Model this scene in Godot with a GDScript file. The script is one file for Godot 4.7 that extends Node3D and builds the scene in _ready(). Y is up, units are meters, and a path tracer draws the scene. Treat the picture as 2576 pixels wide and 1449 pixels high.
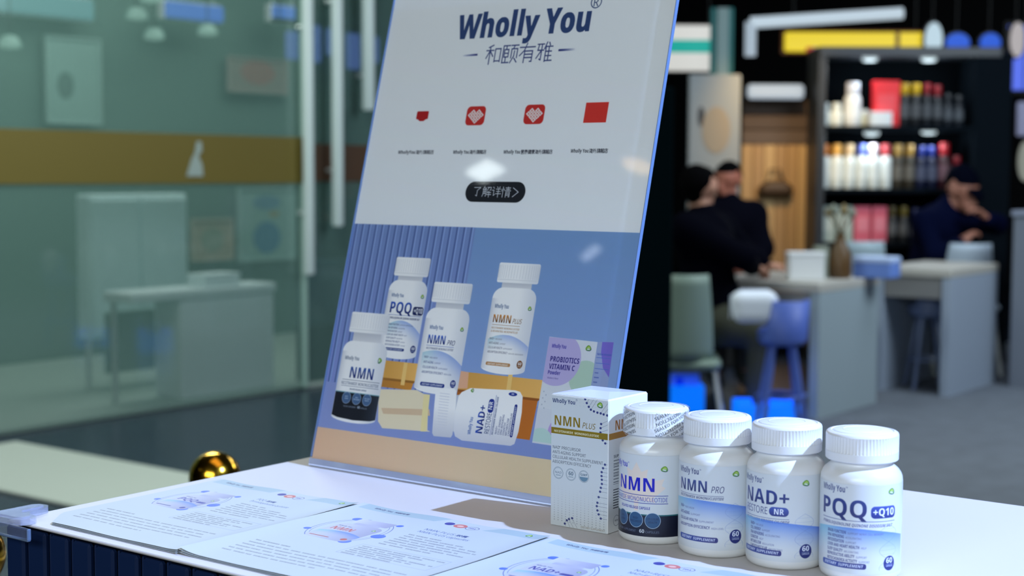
extends Node3D
# A supplement stand on a trade-fair counter: tilted acrylic sign, four bottles, a carton, three piles of flyers; booths behind.
# World: x runs along the counter's front edge, -z towards its back, y = 0 is the floor. Metres.

const TOP := 0.86            # counter top
var ts: TextServer
var font_bold: RID
var font_reg: RID
var glyphs := {}
var rng := RandomNumberGenerator.new()
var used := {}

func _ready():
	# ---------- camera ----------
	var cam := Camera3D.new()
	cam.name = "camera"
	add_child(cam)
	var att := CameraAttributesPhysical.new()
	att.frustum_focal_length = 12.0 / (724.5 / 3792.5)
	att.frustum_focus_distance = 1.27
	att.exposure_aperture = att.frustum_focal_length / 8.0
	att.auto_exposure_enabled = false
	cam.attributes = att
	cam.transform = Transform3D(Basis(Vector3(0.7966348, 0.00442669, -0.60444471), Vector3(-0.04951986, 0.9970898, -0.05796302), Vector3(0.60242907, 0.07610738, 0.79453564)), Vector3(1.12010199, 1.16, 0.75878768))
	cam.current = true
	# ---------- environment ----------
	var we := WorldEnvironment.new()
	we.name = "world_environment"
	var env := Environment.new()
	env.background_mode = Environment.BG_COLOR
	env.background_color = Color(0.02, 0.025, 0.03)
	env.tonemap_mode = Environment.TONE_MAPPER_LINEAR
	env.tonemap_exposure = 1.0
	env.sdfgi_enabled = true
	env.ssao_enabled = true
	env.ssil_enabled = true
	we.environment = env
	add_child(we)
	# ---------- lights ----------
	# the track spotlight over the counter
	var aim := Vector3(0.5, TOP, -0.27)
	key_light(aim + Vector3(0.677, 0.7226, -0.133) * 3.3, aim - Vector3(0.2, 0, 0), 25.5, Color(0.665, 0.785, 1.0))
	# unseen fill added behind the camera to brighten the sign and pack fronts
	area("added_front_fill_light", Vector3(1.7, 2.7, 4.1), Vector3(0.5, 0.95, -0.3), Vector2(3.4, 1.2), 11.8, Color(0.93, 0.98, 1.0))
	# unseen fills added overhead and at the side for brightness
	area("added_overhead_fill_light", Vector3(0.2, 3.32, -0.6), Vector3(0.2, 0, -0.601), Vector2(2.2, 1.2), 0.06, Color(1.0, 0.84, 0.74))  # weak warm fill added for the shaded counter top
	area("added_booth_fill_light", Vector3(-1.3, 3.32, -6.2), Vector3(-1.3, 0, -6.201), Vector2(2.0, 2.0), 4.5, Color(0.9, 0.95, 1.0))  # added because the booths need illumination
	area("added_office_fill_light", Vector3(-5.5, 2.72, -5.0), Vector3(-5.5, 0, -5.001), Vector2(1.0, 3.6), 4.6, Color(0.93, 1.0, 0.97))  # added to lighten the office interior
	area("added_aisle_fill_light", Vector3(0.5, 2.75, -6.0), Vector3(-1.9, 0.4, -6.3), Vector2(1.4, 1.0), 6.5, Color(0.9, 0.96, 1.0))  # added out of view to brighten the desk end panels
	area("added_walkway_fill_light", Vector3(-3.2, 3.32, -2.6), Vector3(-3.2, 0, -2.601), Vector2(1.6, 1.2), 8.0, Color(0.95, 1.0, 0.97))  # added to lift the floor and glass front at the left

	ts = TextServerManager.get_primary_interface()
	font_bold = font(700)
	font_reg = font(400)
	rng.seed = 7
	make_materials()
	build_hall()
	build_counter()
	build_sign()
	build_carton()
	build_bottles()
	build_flyers()
	build_protector()
	build_stanchions()
	build_office()
	build_booth()
	build_shelf()
	build_back_signs()
	build_people()

# ===================================================================== naming and placing
func numbered(called: String) -> String:
	var n: int = used.get(called, 0)
	used[called] = n + 1
	return called if n == 0 else "%s_%03d" % [called, n]

func thing(called: String, label: String, category: String, at := Vector3.ZERO, turn := 0.0, group := "") -> Node3D:
	var o := Node3D.new()
	o.name = numbered(called)
	add_child(o)
	o.position = at
	o.rotation.y = turn
	tag(o, label, category, group)
	return o

func tag(o: Node3D, label: String, category: String, group := "") -> Node3D:
	o.set_meta("label", label)
	o.set_meta("category", category)
	if group != "":
		o.set_meta("group", group)
	return o

func part(called: String, mesh: Mesh, m: Material, parent: Node, at := Vector3.ZERO, rot := Vector3.ZERO) -> MeshInstance3D:
	var o := MeshInstance3D.new()
	o.name = called if parent != self else numbered(called)
	o.mesh = mesh
	if m:
		o.material_override = m
	parent.add_child(o, true)
	o.position = at
	o.rotation = rot
	return o

func struct(called: String, mesh: Mesh, m: Material, at := Vector3.ZERO, rot := Vector3.ZERO) -> MeshInstance3D:
	var o := part(called, mesh, m, self, at, rot)
	o.set_meta("kind", "structure")
	o.set_meta("label", called.replace("_", " ") + " of the exhibition hall")
	return o

func mat(c: Color, rough := 0.5, metal := 0.0) -> StandardMaterial3D:
	var m := StandardMaterial3D.new()
	m.albedo_color = c
	m.roughness = rough
	m.metallic = metal
	return m

func matte(c: Color) -> StandardMaterial3D:
	var m := mat(c, 0.9)
	m.metallic_specular = 0.12
	return m

func glow(c: Color, energy: float) -> StandardMaterial3D:
	var m := mat(c.darkened(0.5), 0.5)
	m.emission_enabled = true
	m.emission = c
	m.emission_energy_multiplier = energy
	return m

func area(called: String, at: Vector3, to: Vector3, size: Vector2, energy: float, c: Color):
	var l := AreaLight3D.new()
	l.name = called
	add_child(l)
	l.area_size = size
	l.area_normalize_energy = true
	l.light_energy = energy
	l.light_color = c
	l.area_range = 20.0
	l.shadow_enabled = true
	var up := Vector3.UP if absf((to - at).normalized().y) < 0.95 else Vector3(0, 0, -1)
	l.look_at_from_position(at, to, up)
	# glowing fitting made up to go with each added fill light
	var f := thing(called.replace("_light", "_panel"), "framed glowing panel added with an unseen fill light, " + called.replace("_", " "), "lamp")
	f.transform = l.transform
	part("glowing_panel", chamfer_box(Vector3(size.x, size.y, 0.03), 0.004), glow(c, 0.9), f, Vector3(0, 0, 0.03))
	part("frame", frame_mesh(size.x + 0.06, size.y + 0.06, 0.03, 0.05), mat(Color(0.3, 0.3, 0.32), 0.4), f, Vector3(0, 0, 0.03))

func key_light(at: Vector3, to: Vector3, energy: float, c: Color):
	var l := SpotLight3D.new()
	l.name = "track_spot_light"
	add_child(l)
	l.spot_angle = 19.0
	l.spot_angle_attenuation = 0.9
	l.light_energy = energy
	l.light_color = c
	l.light_size = 0.022
	l.spot_range = 12.0
	l.spot_attenuation = 2.0
	l.shadow_enabled = true
	l.look_at_from_position(at, to, Vector3.UP)
	var f := thing("track_spotlight", "black cylindrical track spotlight aimed down at the white counter", "lamp")
	f.transform = l.transform
	part("housing", lathe([Vector2(0.0, 0.16), Vector2(0.045, 0.16), Vector2(0.05, 0.15), Vector2(0.05, 0.02), Vector2(0.046, 0.02), Vector2(0.04, 0.03)], 32), mat(Color(0.05, 0.05, 0.06), 0.4), f, Vector3(0, 0, 0), Vector3(PI / 2, 0, 0))
	part("bulb", lathe([Vector2(0.0, 0.032), Vector2(0.039, 0.032)], 32), glow(c, 6.0), f, Vector3(0, 0, 0), Vector3(PI / 2, 0, 0))

# ===================================================================== mesh builders
func tri(st: SurfaceTool, a: Vector3, b: Vector3, c: Vector3, n: Vector3):
	if (b - a).cross(c - a).dot(n) > 0.0:
		var t := b
		b = c
		c = t
	st.add_vertex(a)
	st.add_vertex(b)
	st.add_vertex(c)

func quad(st: SurfaceTool, a: Vector3, b: Vector3, c: Vector3, d: Vector3, n: Vector3):
	tri(st, a, b, c, n)
	tri(st, a, c, d, n)

func begin() -> SurfaceTool:
	var st := SurfaceTool.new()
	st.begin(Mesh.PRIMITIVE_TRIANGLES)
	st.set_smooth_group(-1)
	return st

func done(st: SurfaceTool) -> ArrayMesh:
	st.generate_normals()
	return st.commit()

func add_box(st: SurfaceTool, size: Vector3, c: float, at := Vector3.ZERO):
	var h := size / 2.0
	c = minf(c, minf(h.x, minf(h.y, h.z)) * 0.9)
	var corner := func(s: Vector3, axis: int) -> Vector3:
		var p := Vector3(s.x * (h.x - c), s.y * (h.y - c), s.z * (h.z - c))
		p[axis] = s[axis] * h[axis]
		return p + at
	for ax in 3:
		var u := (ax + 1) % 3
		var v := (ax + 2) % 3
		for sg in [-1.0, 1.0]:
			var q := []
			for k in [[-1.0, -1.0], [1.0, -1.0], [1.0, 1.0], [-1.0, 1.0]]:
				var s := Vector3.ZERO
				s[ax] = sg
				s[u] = k[0]
				s[v] = k[1]
				q.append(corner.call(s, ax))
			var n := Vector3.ZERO
			n[ax] = sg
			quad(st, q[0], q[1], q[2], q[3], n)
	for ax in 3:       # edges that run along ax
		var u := (ax + 1) % 3
		var v := (ax + 2) % 3
		for su in [-1.0, 1.0]:
			for sv in [-1.0, 1.0]:
				var s0 := Vector3.ZERO
				s0[u] = su
				s0[v] = sv
				var s1 := s0
				s0[ax] = -1.0
				s1[ax] = 1.0
				var n := Vector3.ZERO
				n[u] = su
				n[v] = sv
				quad(st, corner.call(s0, u), corner.call(s1, u), corner.call(s1, v), corner.call(s0, v), n)
	for sx in [-1.0, 1.0]:
		for sy in [-1.0, 1.0]:
			for sz in [-1.0, 1.0]:
				var s := Vector3(sx, sy, sz)
				tri(st, corner.call(s, 0), corner.call(s, 1), corner.call(s, 2), s)

func chamfer_box(size: Vector3, c := 0.003) -> ArrayMesh:
	var st := begin()
	add_box(st, size, c)
	return done(st)

func frame_mesh(w: float, h: float, t: float, d: float) -> ArrayMesh:
	var st := begin()
	add_box(st, Vector3(w, t, d), 0.003, Vector3(0, h / 2 - t / 2, 0))
	add_box(st, Vector3(w, t, d), 0.003, Vector3(0, -h / 2 + t / 2, 0))
	add_box(st, Vector3(t, h - 2 * t, d), 0.003, Vector3(-w / 2 + t / 2, 0, 0))
	add_box(st, Vector3(t, h - 2 * t, d), 0.003, Vector3(w / 2 - t / 2, 0, 0))
	return done(st)

# a profile of (radius, height) points turned about y; each step keeps its own normals where it bends by more than 40 degrees. ripple(theta, height) changes the radius.
func lathe(profile: Array, seg := 48, from := 0.0, to := TAU, uv := false) -> ArrayMesh:
	var st := begin()
	var n := profile.size()
	var dirs := []
	for i in n - 1:
		var d: Vector2 = profile[i + 1] - profile[i]
		dirs.append(Vector2(-d.y, d.x).normalized())
	# make normals point away from the axis / upwards in a consistent way: the profile runs from top centre down to the bottom centre or the other way round
	var area_sign := 0.0
	for i in n - 1:
		area_sign += (profile[i].x + profile[i + 1].x) * (profile[i + 1].y - profile[i].y)
	var flip := 1.0 if area_sign < 0.0 else -1.0
	for i in n - 1:
		var a: Vector2 = profile[i]
		var b: Vector2 = profile[i + 1]
		var na: Vector2 = dirs[i]
		var nb: Vector2 = dirs[i]
		if i > 0 and dirs[i - 1].dot(dirs[i]) > 0.76:
			na = (dirs[i - 1] + dirs[i]).normalized()
		if i < n - 2 and dirs[i + 1].dot(dirs[i]) > 0.76:
			nb = (dirs[i + 1] + dirs[i]).normalized()
		na *= flip
		nb *= flip
		for k in seg:
			var t0 := from + (to - from) * k / seg
			var t1 := from + (to - from) * (k + 1) / seg
			var e0 := Vector3(sin(t0), 0, cos(t0))
			var e1 := Vector3(sin(t1), 0, cos(t1))
			var p := [e0 * a.x + Vector3(0, a.y, 0), e1 * a.x + Vector3(0, a.y, 0), e1 * b.x + Vector3(0, b.y, 0), e0 * b.x + Vector3(0, b.y, 0)]
			var q := [e0 * na.x + Vector3(0, na.y, 0), e1 * na.x + Vector3(0, na.y, 0), e1 * nb.x + Vector3(0, nb.y, 0), e0 * nb.x + Vector3(0, nb.y, 0)]
			var w := [Vector2(float(k) / seg, float(i) / (n - 1)), Vector2(float(k + 1) / seg, float(i) / (n - 1)), Vector2(float(k + 1) / seg, float(i + 1) / (n - 1)), Vector2(float(k) / seg, float(i + 1) / (n - 1))]
			for f in [[0, 1, 2], [0, 2, 3]]:
				var g: Array = f
				if p[g[0]].is_equal_approx(p[g[1]]) or p[g[1]].is_equal_approx(p[g[2]]) or p[g[0]].is_equal_approx(p[g[2]]):
					continue
				var face: Vector3 = (p[g[1]] - p[g[0]]).cross(p[g[2]] - p[g[0]])
				if face.dot(q[g[0]] + q[g[1]] + q[g[2]]) > 0.0:
					g = [g[0], g[2], g[1]]
				for j in g:
					st.set_normal(q[j])
					if uv:
						st.set_uv(w[j])
					st.add_vertex(p[j])
	return st.commit()

# a closed outline in x, y pushed out along z from 0 to depth
func extrude(pts: PackedVector2Array, depth: float) -> ArrayMesh:
	var st := begin()
	var idx := Geometry2D.triangulate_polygon(pts)
	for i in range(0, idx.size(), 3):
		var a := pts[idx[i]]
		var b := pts[idx[i + 1]]
		var c := pts[idx[i + 2]]
		tri(st, Vector3(a.x, a.y, depth), Vector3(b.x, b.y, depth), Vector3(c.x, c.y, depth), Vector3(0, 0, 1))
		tri(st, Vector3(a.x, a.y, 0), Vector3(b.x, b.y, 0), Vector3(c.x, c.y, 0), Vector3(0, 0, -1))
	var ccw := not Geometry2D.is_polygon_clockwise(pts)
	for i in pts.size():
		var a := pts[i]
		var b := pts[(i + 1) % pts.size()]
		var n := Vector3(b.y - a.y, a.x - b.x, 0) * (1.0 if ccw else -1.0)
		if n.length() < 1e-9:
			continue
		quad(st, Vector3(a.x, a.y, 0), Vector3(b.x, b.y, 0), Vector3(b.x, b.y, depth), Vector3(a.x, a.y, depth), n)
	return done(st)

func tube(pts: Array, r: float, seg := 10) -> ArrayMesh:
	var st := begin()
	add_tube(st, pts, r, seg)
	return done(st)

func add_tube(st: SurfaceTool, pts: Array, r: float, seg := 10, r_end := -1.0):
	st.set_smooth_group(1)
	var rings := []
	for i in pts.size():
		var d: Vector3 = (pts[mini(i + 1, pts.size() - 1)] - pts[maxi(i - 1, 0)]).normalized()
		var s := d.cross(Vector3.UP if absf(d.y) < 0.9 else Vector3.RIGHT).normalized()
		var t := s.cross(d).normalized()
		var rr := r if r_end < 0 else lerpf(r, r_end, float(i) / (pts.size() - 1))
		var ring := []
		for k in seg:
			ring.append(pts[i] + (s * cos(TAU * k / seg) + t * sin(TAU * k / seg)) * rr)
		rings.append(ring)
	for i in pts.size() - 1:
		for k in seg:
			var a: Vector3 = rings[i][k]
			var b: Vector3 = rings[i][(k + 1) % seg]
			var c: Vector3 = rings[i + 1][(k + 1) % seg]
			var e: Vector3 = rings[i + 1][k]
			quad(st, a, b, c, e, (a + b + c + e) / 4.0 - (pts[i] + pts[i + 1]) / 2.0)
	st.set_smooth_group(-1)
	for i in [0, pts.size() - 1]:
		var n: Vector3 = pts[i] - pts[1 if i == 0 else i - 1]
		for k in seg:
			tri(st, pts[i], rings[i][k], rings[i][(k + 1) % seg], n)

# ---- a smooth body from tapered bones, meshed as surface nets
func nets(st: SurfaceTool, bones: Array, cell: float, k := 0.03, grow := 0.0):
	var lo := Vector3.INF
	var hi := -Vector3.INF
	for b in bones:
		for e in [[b[0], b[2]], [b[1], b[3]]]:
			var r: float = e[1] + grow + cell * 2.0
			lo = lo.min(e[0] - Vector3.ONE * r)
			hi = hi.max(e[0] + Vector3.ONE * r)
	var dim := Vector3i(((hi - lo) / cell).ceil()) + Vector3i.ONE * 2
	var nx := dim.x
	var nxy := dim.x * dim.y
	var field := PackedFloat32Array()
	field.resize(nxy * dim.z)
	field.fill(1.0)
	for b in bones:
		var a: Vector3 = b[0]
		var ab: Vector3 = b[1] - b[0]
		var l2 := maxf(ab.length_squared(), 1e-9)
		var reach: float = maxf(b[2], b[3]) + grow + k * 1.5 + cell * 2.0
		var b0 := Vector3i(((a.min(b[1]) - Vector3.ONE * reach - lo) / cell).floor()).clamp(Vector3i.ZERO, dim - Vector3i.ONE)
		var b1 := Vector3i(((a.max(b[1]) + Vector3.ONE * reach - lo) / cell).ceil()).clamp(Vector3i.ZERO, dim - Vector3i.ONE)
		for z in range(b0.z, b1.z + 1):
			for y in range(b0.y, b1.y + 1):
				for x in range(b0.x, b1.x + 1):
					var p := lo + Vector3(x, y, z) * cell
					var t := clampf((p - a).dot(ab) / l2, 0.0, 1.0)
					var d: float = (p - a - ab * t).length() - lerpf(b[2], b[3], t) - grow
					var at := x + y * nx + z * nxy
					var o := field[at]
					var h := maxf(k - absf(o - d), 0.0) / k
					field[at] = minf(o, d) - h * h * k * 0.25
	var index := {}
	var verts := PackedVector3Array()
	for z in dim.z - 1:
		for y in dim.y - 1:
			for x in dim.x - 1:
				var at := x + y * nx + z * nxy
				var c := [field[at], field[at + 1], field[at + nx], field[at + nx + 1], field[at + nxy], field[at + nxy + 1], field[at + nxy + nx], field[at + nxy + nx + 1]]
				var inside := 0
				for v in c:
					if v < 0.0:
						inside += 1
				if inside == 0 or inside == 8:
					continue
				var sum := Vector3.ZERO
				var m := 0
				for e in [[0, 1], [2, 3], [4, 5], [6, 7], [0, 2], [1, 3], [4, 6], [5, 7], [0, 4], [1, 5], [2, 6], [3, 7]]:
					var va: float = c[e[0]]
					var vb: float = c[e[1]]
					if (va < 0.0) != (vb < 0.0):
						var t := va / (va - vb)
						var pa := Vector3(e[0] & 1, (e[0] >> 1) & 1, e[0] >> 2)
						var pb := Vector3(e[1] & 1, (e[1] >> 1) & 1, e[1] >> 2)
						sum += pa.lerp(pb, t)
						m += 1
				index[at] = verts.size()
				verts.append(lo + (Vector3(x, y, z) + sum / m) * cell)
	st.set_smooth_group(0)
	for at in index:
		for ax in 3:
			var step: int = [1, nx, nxy][ax]
			var su: int = [nx, nxy, 1][ax]
			var sv: int = [nxy, 1, nx][ax]
			if (field[at] < 0.0) == (field[at + step] < 0.0):
				continue
			var i1: int = at - su
			var i2: int = at - su - sv
			var i3: int = at - sv
			if not (index.has(i1) and index.has(i2) and index.has(i3)):
				continue
			var n := Vector3.ZERO
			n[ax] = 1.0 if field[at] < 0.0 else -1.0
			quad(st, verts[index[at]], verts[index[i1]], verts[index[i2]], verts[index[i3]], n)

# ===================================================================== drawing of flat print
func font(weight: int) -> RID:
	var f := SystemFont.new()
	f.font_names = PackedStringArray(["Droid Sans"])
	f.font_weight = weight
	keep.append(f)
	return f.get_rids()[0]
var keep := []

func canvas(w: int, h: int, c: Color) -> Image:
	var im := Image.create(w, h, false, Image.FORMAT_RGBA8)
	im.fill(c)
	return im

func tex(im: Image) -> ImageTexture:
	return ImageTexture.create_from_image(im)

func printed(im: Image, rough := 0.5) -> StandardMaterial3D:
	var m := mat(Color.WHITE, rough)
	m.albedo_texture = tex(im)
	return m

# even-odd fill with soft edges; two colours make a straight gradient from g0 to g1
func fill(im: Image, polys: Array, col: Color, col2 = null, g0 := Vector2.ZERO, g1 := Vector2.RIGHT):
	var ys0 := INF
	var ys1 := -INF
	var ea := PackedVector2Array()
	var eb := PackedVector2Array()
	for p in polys:
		for i in p.size():
			var a: Vector2 = p[i]
			var b: Vector2 = p[(i + 1) % p.size()]
			ys0 = minf(ys0, a.y)
			ys1 = maxf(ys1, a.y)
			if a.y != b.y:
				ea.append(a if a.y < b.y else b)
				eb.append(b if a.y < b.y else a)
	var w := im.get_width()
	var gd := g1 - g0
	var gl := gd.length_squared()
	var ne := ea.size()
	for row in range(maxi(0, int(floor(ys0))), mini(im.get_height(), int(ceil(ys1)))):
		var cover := {}
		for sub in 3:
			var y := row + (sub + 0.5) / 3.0
			var xs := []
			for e in ne:
				if ea[e].y <= y and y < eb[e].y:
					xs.append(ea[e].x + (eb[e].x - ea[e].x) * (y - ea[e].y) / (eb[e].y - ea[e].y))
			xs.sort()
			for i in range(0, xs.size() - 1, 2):
				var x0 := clampf(xs[i], 0.0, w)
				var x1 := clampf(xs[i + 1], 0.0, w)
				for x in range(int(floor(x0)), mini(w, int(ceil(x1)))):
					var part_ := minf(x1, x + 1.0) - maxf(x0, x)
					cover[x] = cover.get(x, 0.0) + part_ / 3.0
		for x in cover:
			var c := col
			if col2 != null:
				c = col.lerp(col2, clampf((Vector2(x, row) - g0).dot(gd) / gl, 0.0, 1.0))
			var a: float = minf(cover[x], 1.0) * c.a
			if a > 0.0:
				var o := im.get_pixel(x, row)
				var oa := a + o.a * (1.0 - a)
				var r := o.lerp(Color(c, 1.0), a / maxf(oa, 1e-4)) if o.a < 1.0 else o.lerp(Color(c, 1.0), a)
				r.a = oa
				im.set_pixel(x, row, r)

func block(im: Image, x: float, y: float, w: float, h: float, c: Color):
	fill(im, [PackedVector2Array([Vector2(x, y), Vector2(x + w, y), Vector2(x + w, y + h), Vector2(x, y + h)])], c)

func ellipse_pts(c: Vector2, rx: float, ry: float, n := 40) -> PackedVector2Array:
	var p := PackedVector2Array()
	for i in n:
		p.append(c + Vector2(cos(TAU * i / n) * rx, sin(TAU * i / n) * ry))
	return p

func round_rect(x: float, y: float, w: float, h: float, r: float) -> PackedVector2Array:
	var p := PackedVector2Array()
	r = minf(r, minf(w, h) / 2.0)
	for q in [[x + w - r, y + r, -PI / 2], [x + w - r, y + h - r, 0.0], [x + r, y + h - r, PI / 2], [x + r, y + r, PI]]:
		for i in 7:
			var a: float = q[2] + PI / 2 * i / 6.0
			p.append(Vector2(q[0] + cos(a) * r, q[1] + sin(a) * r))
	return p

func ring(im: Image, c: Vector2, r: float, t: float, col: Color, ry := -1.0):
	var b := r if ry < 0 else ry
	fill(im, [ellipse_pts(c, r, b), ellipse_pts(c, r - t, b - t)], col)

func stroke(im: Image, pts: PackedVector2Array, w: float, col: Color):
	for i in pts.size() - 1:
		var a := pts[i]
		var b := pts[i + 1]
		var d := (b - a).normalized()
		a -= d * w * 0.4
		b += d * w * 0.4
		var n := Vector2(-d.y, d.x) * w / 2.0
		fill(im, [PackedVector2Array([a + n, b + n, b - n, a - n])], col)

func glyph(f: RID, ch: int) -> Array:
	var key := [f, ch]
	if glyphs.has(key):
		return glyphs[key]
	var g: int = ts.font_get_glyph_index(f, 256, ch, 0)
	var adv: float = ts.font_get_glyph_advance(f, 256, g).x / 256.0
	var c: Dictionary = ts.font_get_glyph_contours(f, 256, g)
	var out := []
	if c.has("points"):
		var pts: PackedVector3Array = c.points
		var start := 0
		for e in c.contours:
			var raw := []
			for i in range(start, int(e) + 1):
				raw.append(pts[i])
			start = int(e) + 1
			var full := []          # on-curve points put in between two off-curve ones
			for i in raw.size():
				var a: Vector3 = raw[i]
				var b: Vector3 = raw[(i + 1) % raw.size()]
				full.append(a)
				if a.z == 0.0 and b.z == 0.0:
					full.append(Vector3((a.x + b.x) / 2, (a.y + b.y) / 2, 1.0))
			var first := 0
			while first < full.size() and full[first].z == 0.0:
				first += 1
			var line := PackedVector2Array()
			var n := full.size()
			var i := 0
			while i < n:
				var a: Vector3 = full[(first + i) % n]
				var b: Vector3 = full[(first + i + 1) % n]
				line.append(Vector2(a.x, a.y) / 256.0)
				if b.z == 0.0:
					var d: Vector3 = full[(first + i + 2) % n]
					for s in [0.2, 0.4, 0.6, 0.8]:
						var u := Vector2(a.x, a.y).lerp(Vector2(b.x, b.y), s)
						var v := Vector2(b.x, b.y).lerp(Vector2(d.x, d.y), s)
						line.append(u.lerp(v, s) / 256.0)
					i += 2
				else:
					i += 1
			out.append(line)
	glyphs[key] = [out, adv]
	return glyphs[key]

# text with its baseline's left end at pos (pixels); cap = height of a capital; width > 0 stretches the line to it; turned by rot, slanted by slant. tall: outline emboldening is left to the font
func text(im: Image, s: String, pos: Vector2, cap: float, col: Color, bold := false, width := 0.0, slant := 0.0, rot := 0.0, col2 = null, heavier := 0.0):
	var f := font_bold if bold else font_reg
	var em := cap / 0.714
	var total := 0.0
	for i in s.length():
		total += glyph(f, s.unicode_at(i))[1] * em
	var sx := width / total if width > 0.0 else 1.0
	var pen := 0.0
	var cr := cos(rot)
	var sr := sin(rot)
	for i in s.length():
		var g := glyph(f, s.unicode_at(i))
		var polys := []
		for c in g[0]:
			var q := PackedVector2Array()
			for p in c:
				var u := Vector2((pen + p.x * em) * sx - p.y * em * slant, p.y * em)
				q.append(pos + Vector2(u.x * cr - u.y * sr, u.x * sr + u.y * cr))
			polys.append(q)
		if polys:
			if col2 == null:
				fill(im, polys, col)
				if heavier > 0.0:
					for q in polys:
						q.append(q[0])
						stroke(im, q, heavier, col)
			else:
				fill(im, polys, col, col2, pos, pos + Vector2(sr * cap, -cr * cap))
		pen += g[1] * em

const HAN := {
	"和": "45,6 18,16;6,30 50,30;28,12 28,94;27,32 8,66;30,34 48,58;60,24 60,84;60,24 92,24 92,84;60,80 92,80",
	"颐": "8,12 46,12;8,12 8,90 46,90;26,12 26,30;16,30 40,30 40,64 16,64 16,30;16,47 40,47;26,64 26,90;54,12 96,12;74,12 68,26;58,28 58,70;58,28 92,28 92,70;75,38 74,62 56,92;78,72 94,90",
	"有": "6,24 94,24;46,6 34,38 8,62;36,42 36,94;36,42 82,42 82,90 72,90;36,57 82,57;36,72 82,72",
	"雅": "8,14 46,14;18,14 12,42 46,42;34,14 34,86 26,82;32,44 8,78;62,6 50,36;58,24 58,94;74,8 80,20;58,26 96,26;58,48 92,48;58,68 92,68;58,90 98,90;76,26 76,90",
	"了": "14,14 82,14 50,40;50,40 50,88 36,80",
	"解": "24,6 8,30;22,18 42,18 34,32;14,32 14,70 6,92;14,32 44,32 44,88 36,86;14,50 44,50;14,66 44,66;29,32 29,66;54,12 92,12 90,36 82,34;70,12 54,38;62,46 54,62;56,56 94,56;50,74 98,74;75,44 75,96",
	"详": "14,8 26,20;6,36 24,36 24,82 38,70;56,6 64,18;84,6 76,20;46,26 94,26;50,46 90,46;44,66 98,66;70,26 70,96",
	"情": "18,6 18,96;8,26 6,44;26,22 32,36;44,14 94,14;48,27 90,27;40,40 98,40;69,6 69,40;50,52 50,96;50,52 88,52 88,92 78,90;50,66 88,66;50,78 88,78",
	"海": "12,10 22,20;6,36 16,44;8,90 24,56;48,6 36,28;44,18 94,18;48,34 40,84 88,84;48,34 88,34 84,92 74,92;34,58 98,58;64,40 68,50;62,66 66,76",
	"外": "28,6 8,50;26,24 48,24 34,62 8,92;20,42 36,56;70,6 70,96;70,40 92,56",
	"旗": "24,4 28,16;6,22 46,22;20,22 18,62 6,92;20,44 40,44 38,88 28,86;62,4 52,24;58,16 96,16;54,34 96,34;64,26 64,70;86,26 86,70;64,46 86,46;64,58 86,58;50,70 98,70;64,78 54,94;82,78 94,94",
	"舰": "24,4 18,18;12,18 12,70 6,94;12,18 40,18 40,90 32,88;4,54 46,54;26,28 28,38;26,64 28,74;56,12 56,66;56,12 90,12 90,66;73,26 70,66 52,94;76,66 76,90 96,90 96,78",
	"店": "50,4 52,14;12,18 94,18;14,18 12,62 4,94;52,26 52,56;52,40 88,40;30,58 86,58 86,90 30,90 30,58",
	"营": "8,16 92,16;32,6 32,26;68,6 68,26;8,34 8,46;8,34 92,34 90,44;28,46 72,46 72,60 28,60 28,46;18,70 84,70 84,94 18,94 18,70",
	"养": "30,4 38,12;70,4 62,12;12,16 88,16;16,28 84,28;6,42 94,42;50,16 46,42 8,72;60,42 96,66;38,60 34,80 20,96;64,60 64,96",
	"健": "24,4 6,44;18,30 18,96;32,14 46,14 36,40 46,40 32,86;32,60 44,82 98,94;54,16 90,16 90,44;50,30 98,30;54,44 90,44;54,58 92,58;50,72 98,72;72,4 72,84",
	"康": "50,2 52,12;12,14 94,14;14,14 12,60 4,92;30,26 82,26 82,50;24,38 96,38;30,50 82,50;56,18 56,94 46,90;32,60 42,68;26,86 50,72;84,58 66,68;60,66 92,90",
	"胶": "12,10 12,70 6,94;12,10 36,10 36,90 28,88;12,34 36,34;12,58 36,58;68,4 70,16;46,20 96,20;58,30 46,50;80,30 94,50;58,52 88,94;84,50 48,94",
	"囊": "10,10 90,10;50,2 50,22;22,18 78,18 78,30 22,30 22,18;6,36 94,36;24,44 44,44 44,54 24,54 24,44;58,44 78,44 78,54 58,54 58,44;14,64 88,64;8,76 94,76;50,76 26,96;60,76 88,96",
}

# Chinese characters drawn stroke by stroke; pos = top left of the first one, size = width and height of one
func han(im: Image, s: String, pos: Vector2, size: Vector2, w: float, col: Color):
	for i in s.length():
		for line in HAN[s[i]].split(";"):
			var pts := PackedVector2Array()
			for p in line.split(" "):
				var xy: PackedFloat64Array = p.split_floats(",")
				pts.append(pos + Vector2((i + xy[0] / 100.0) * size.x, xy[1] / 100.0 * size.y))
			stroke(im, pts, w, col)

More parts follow.
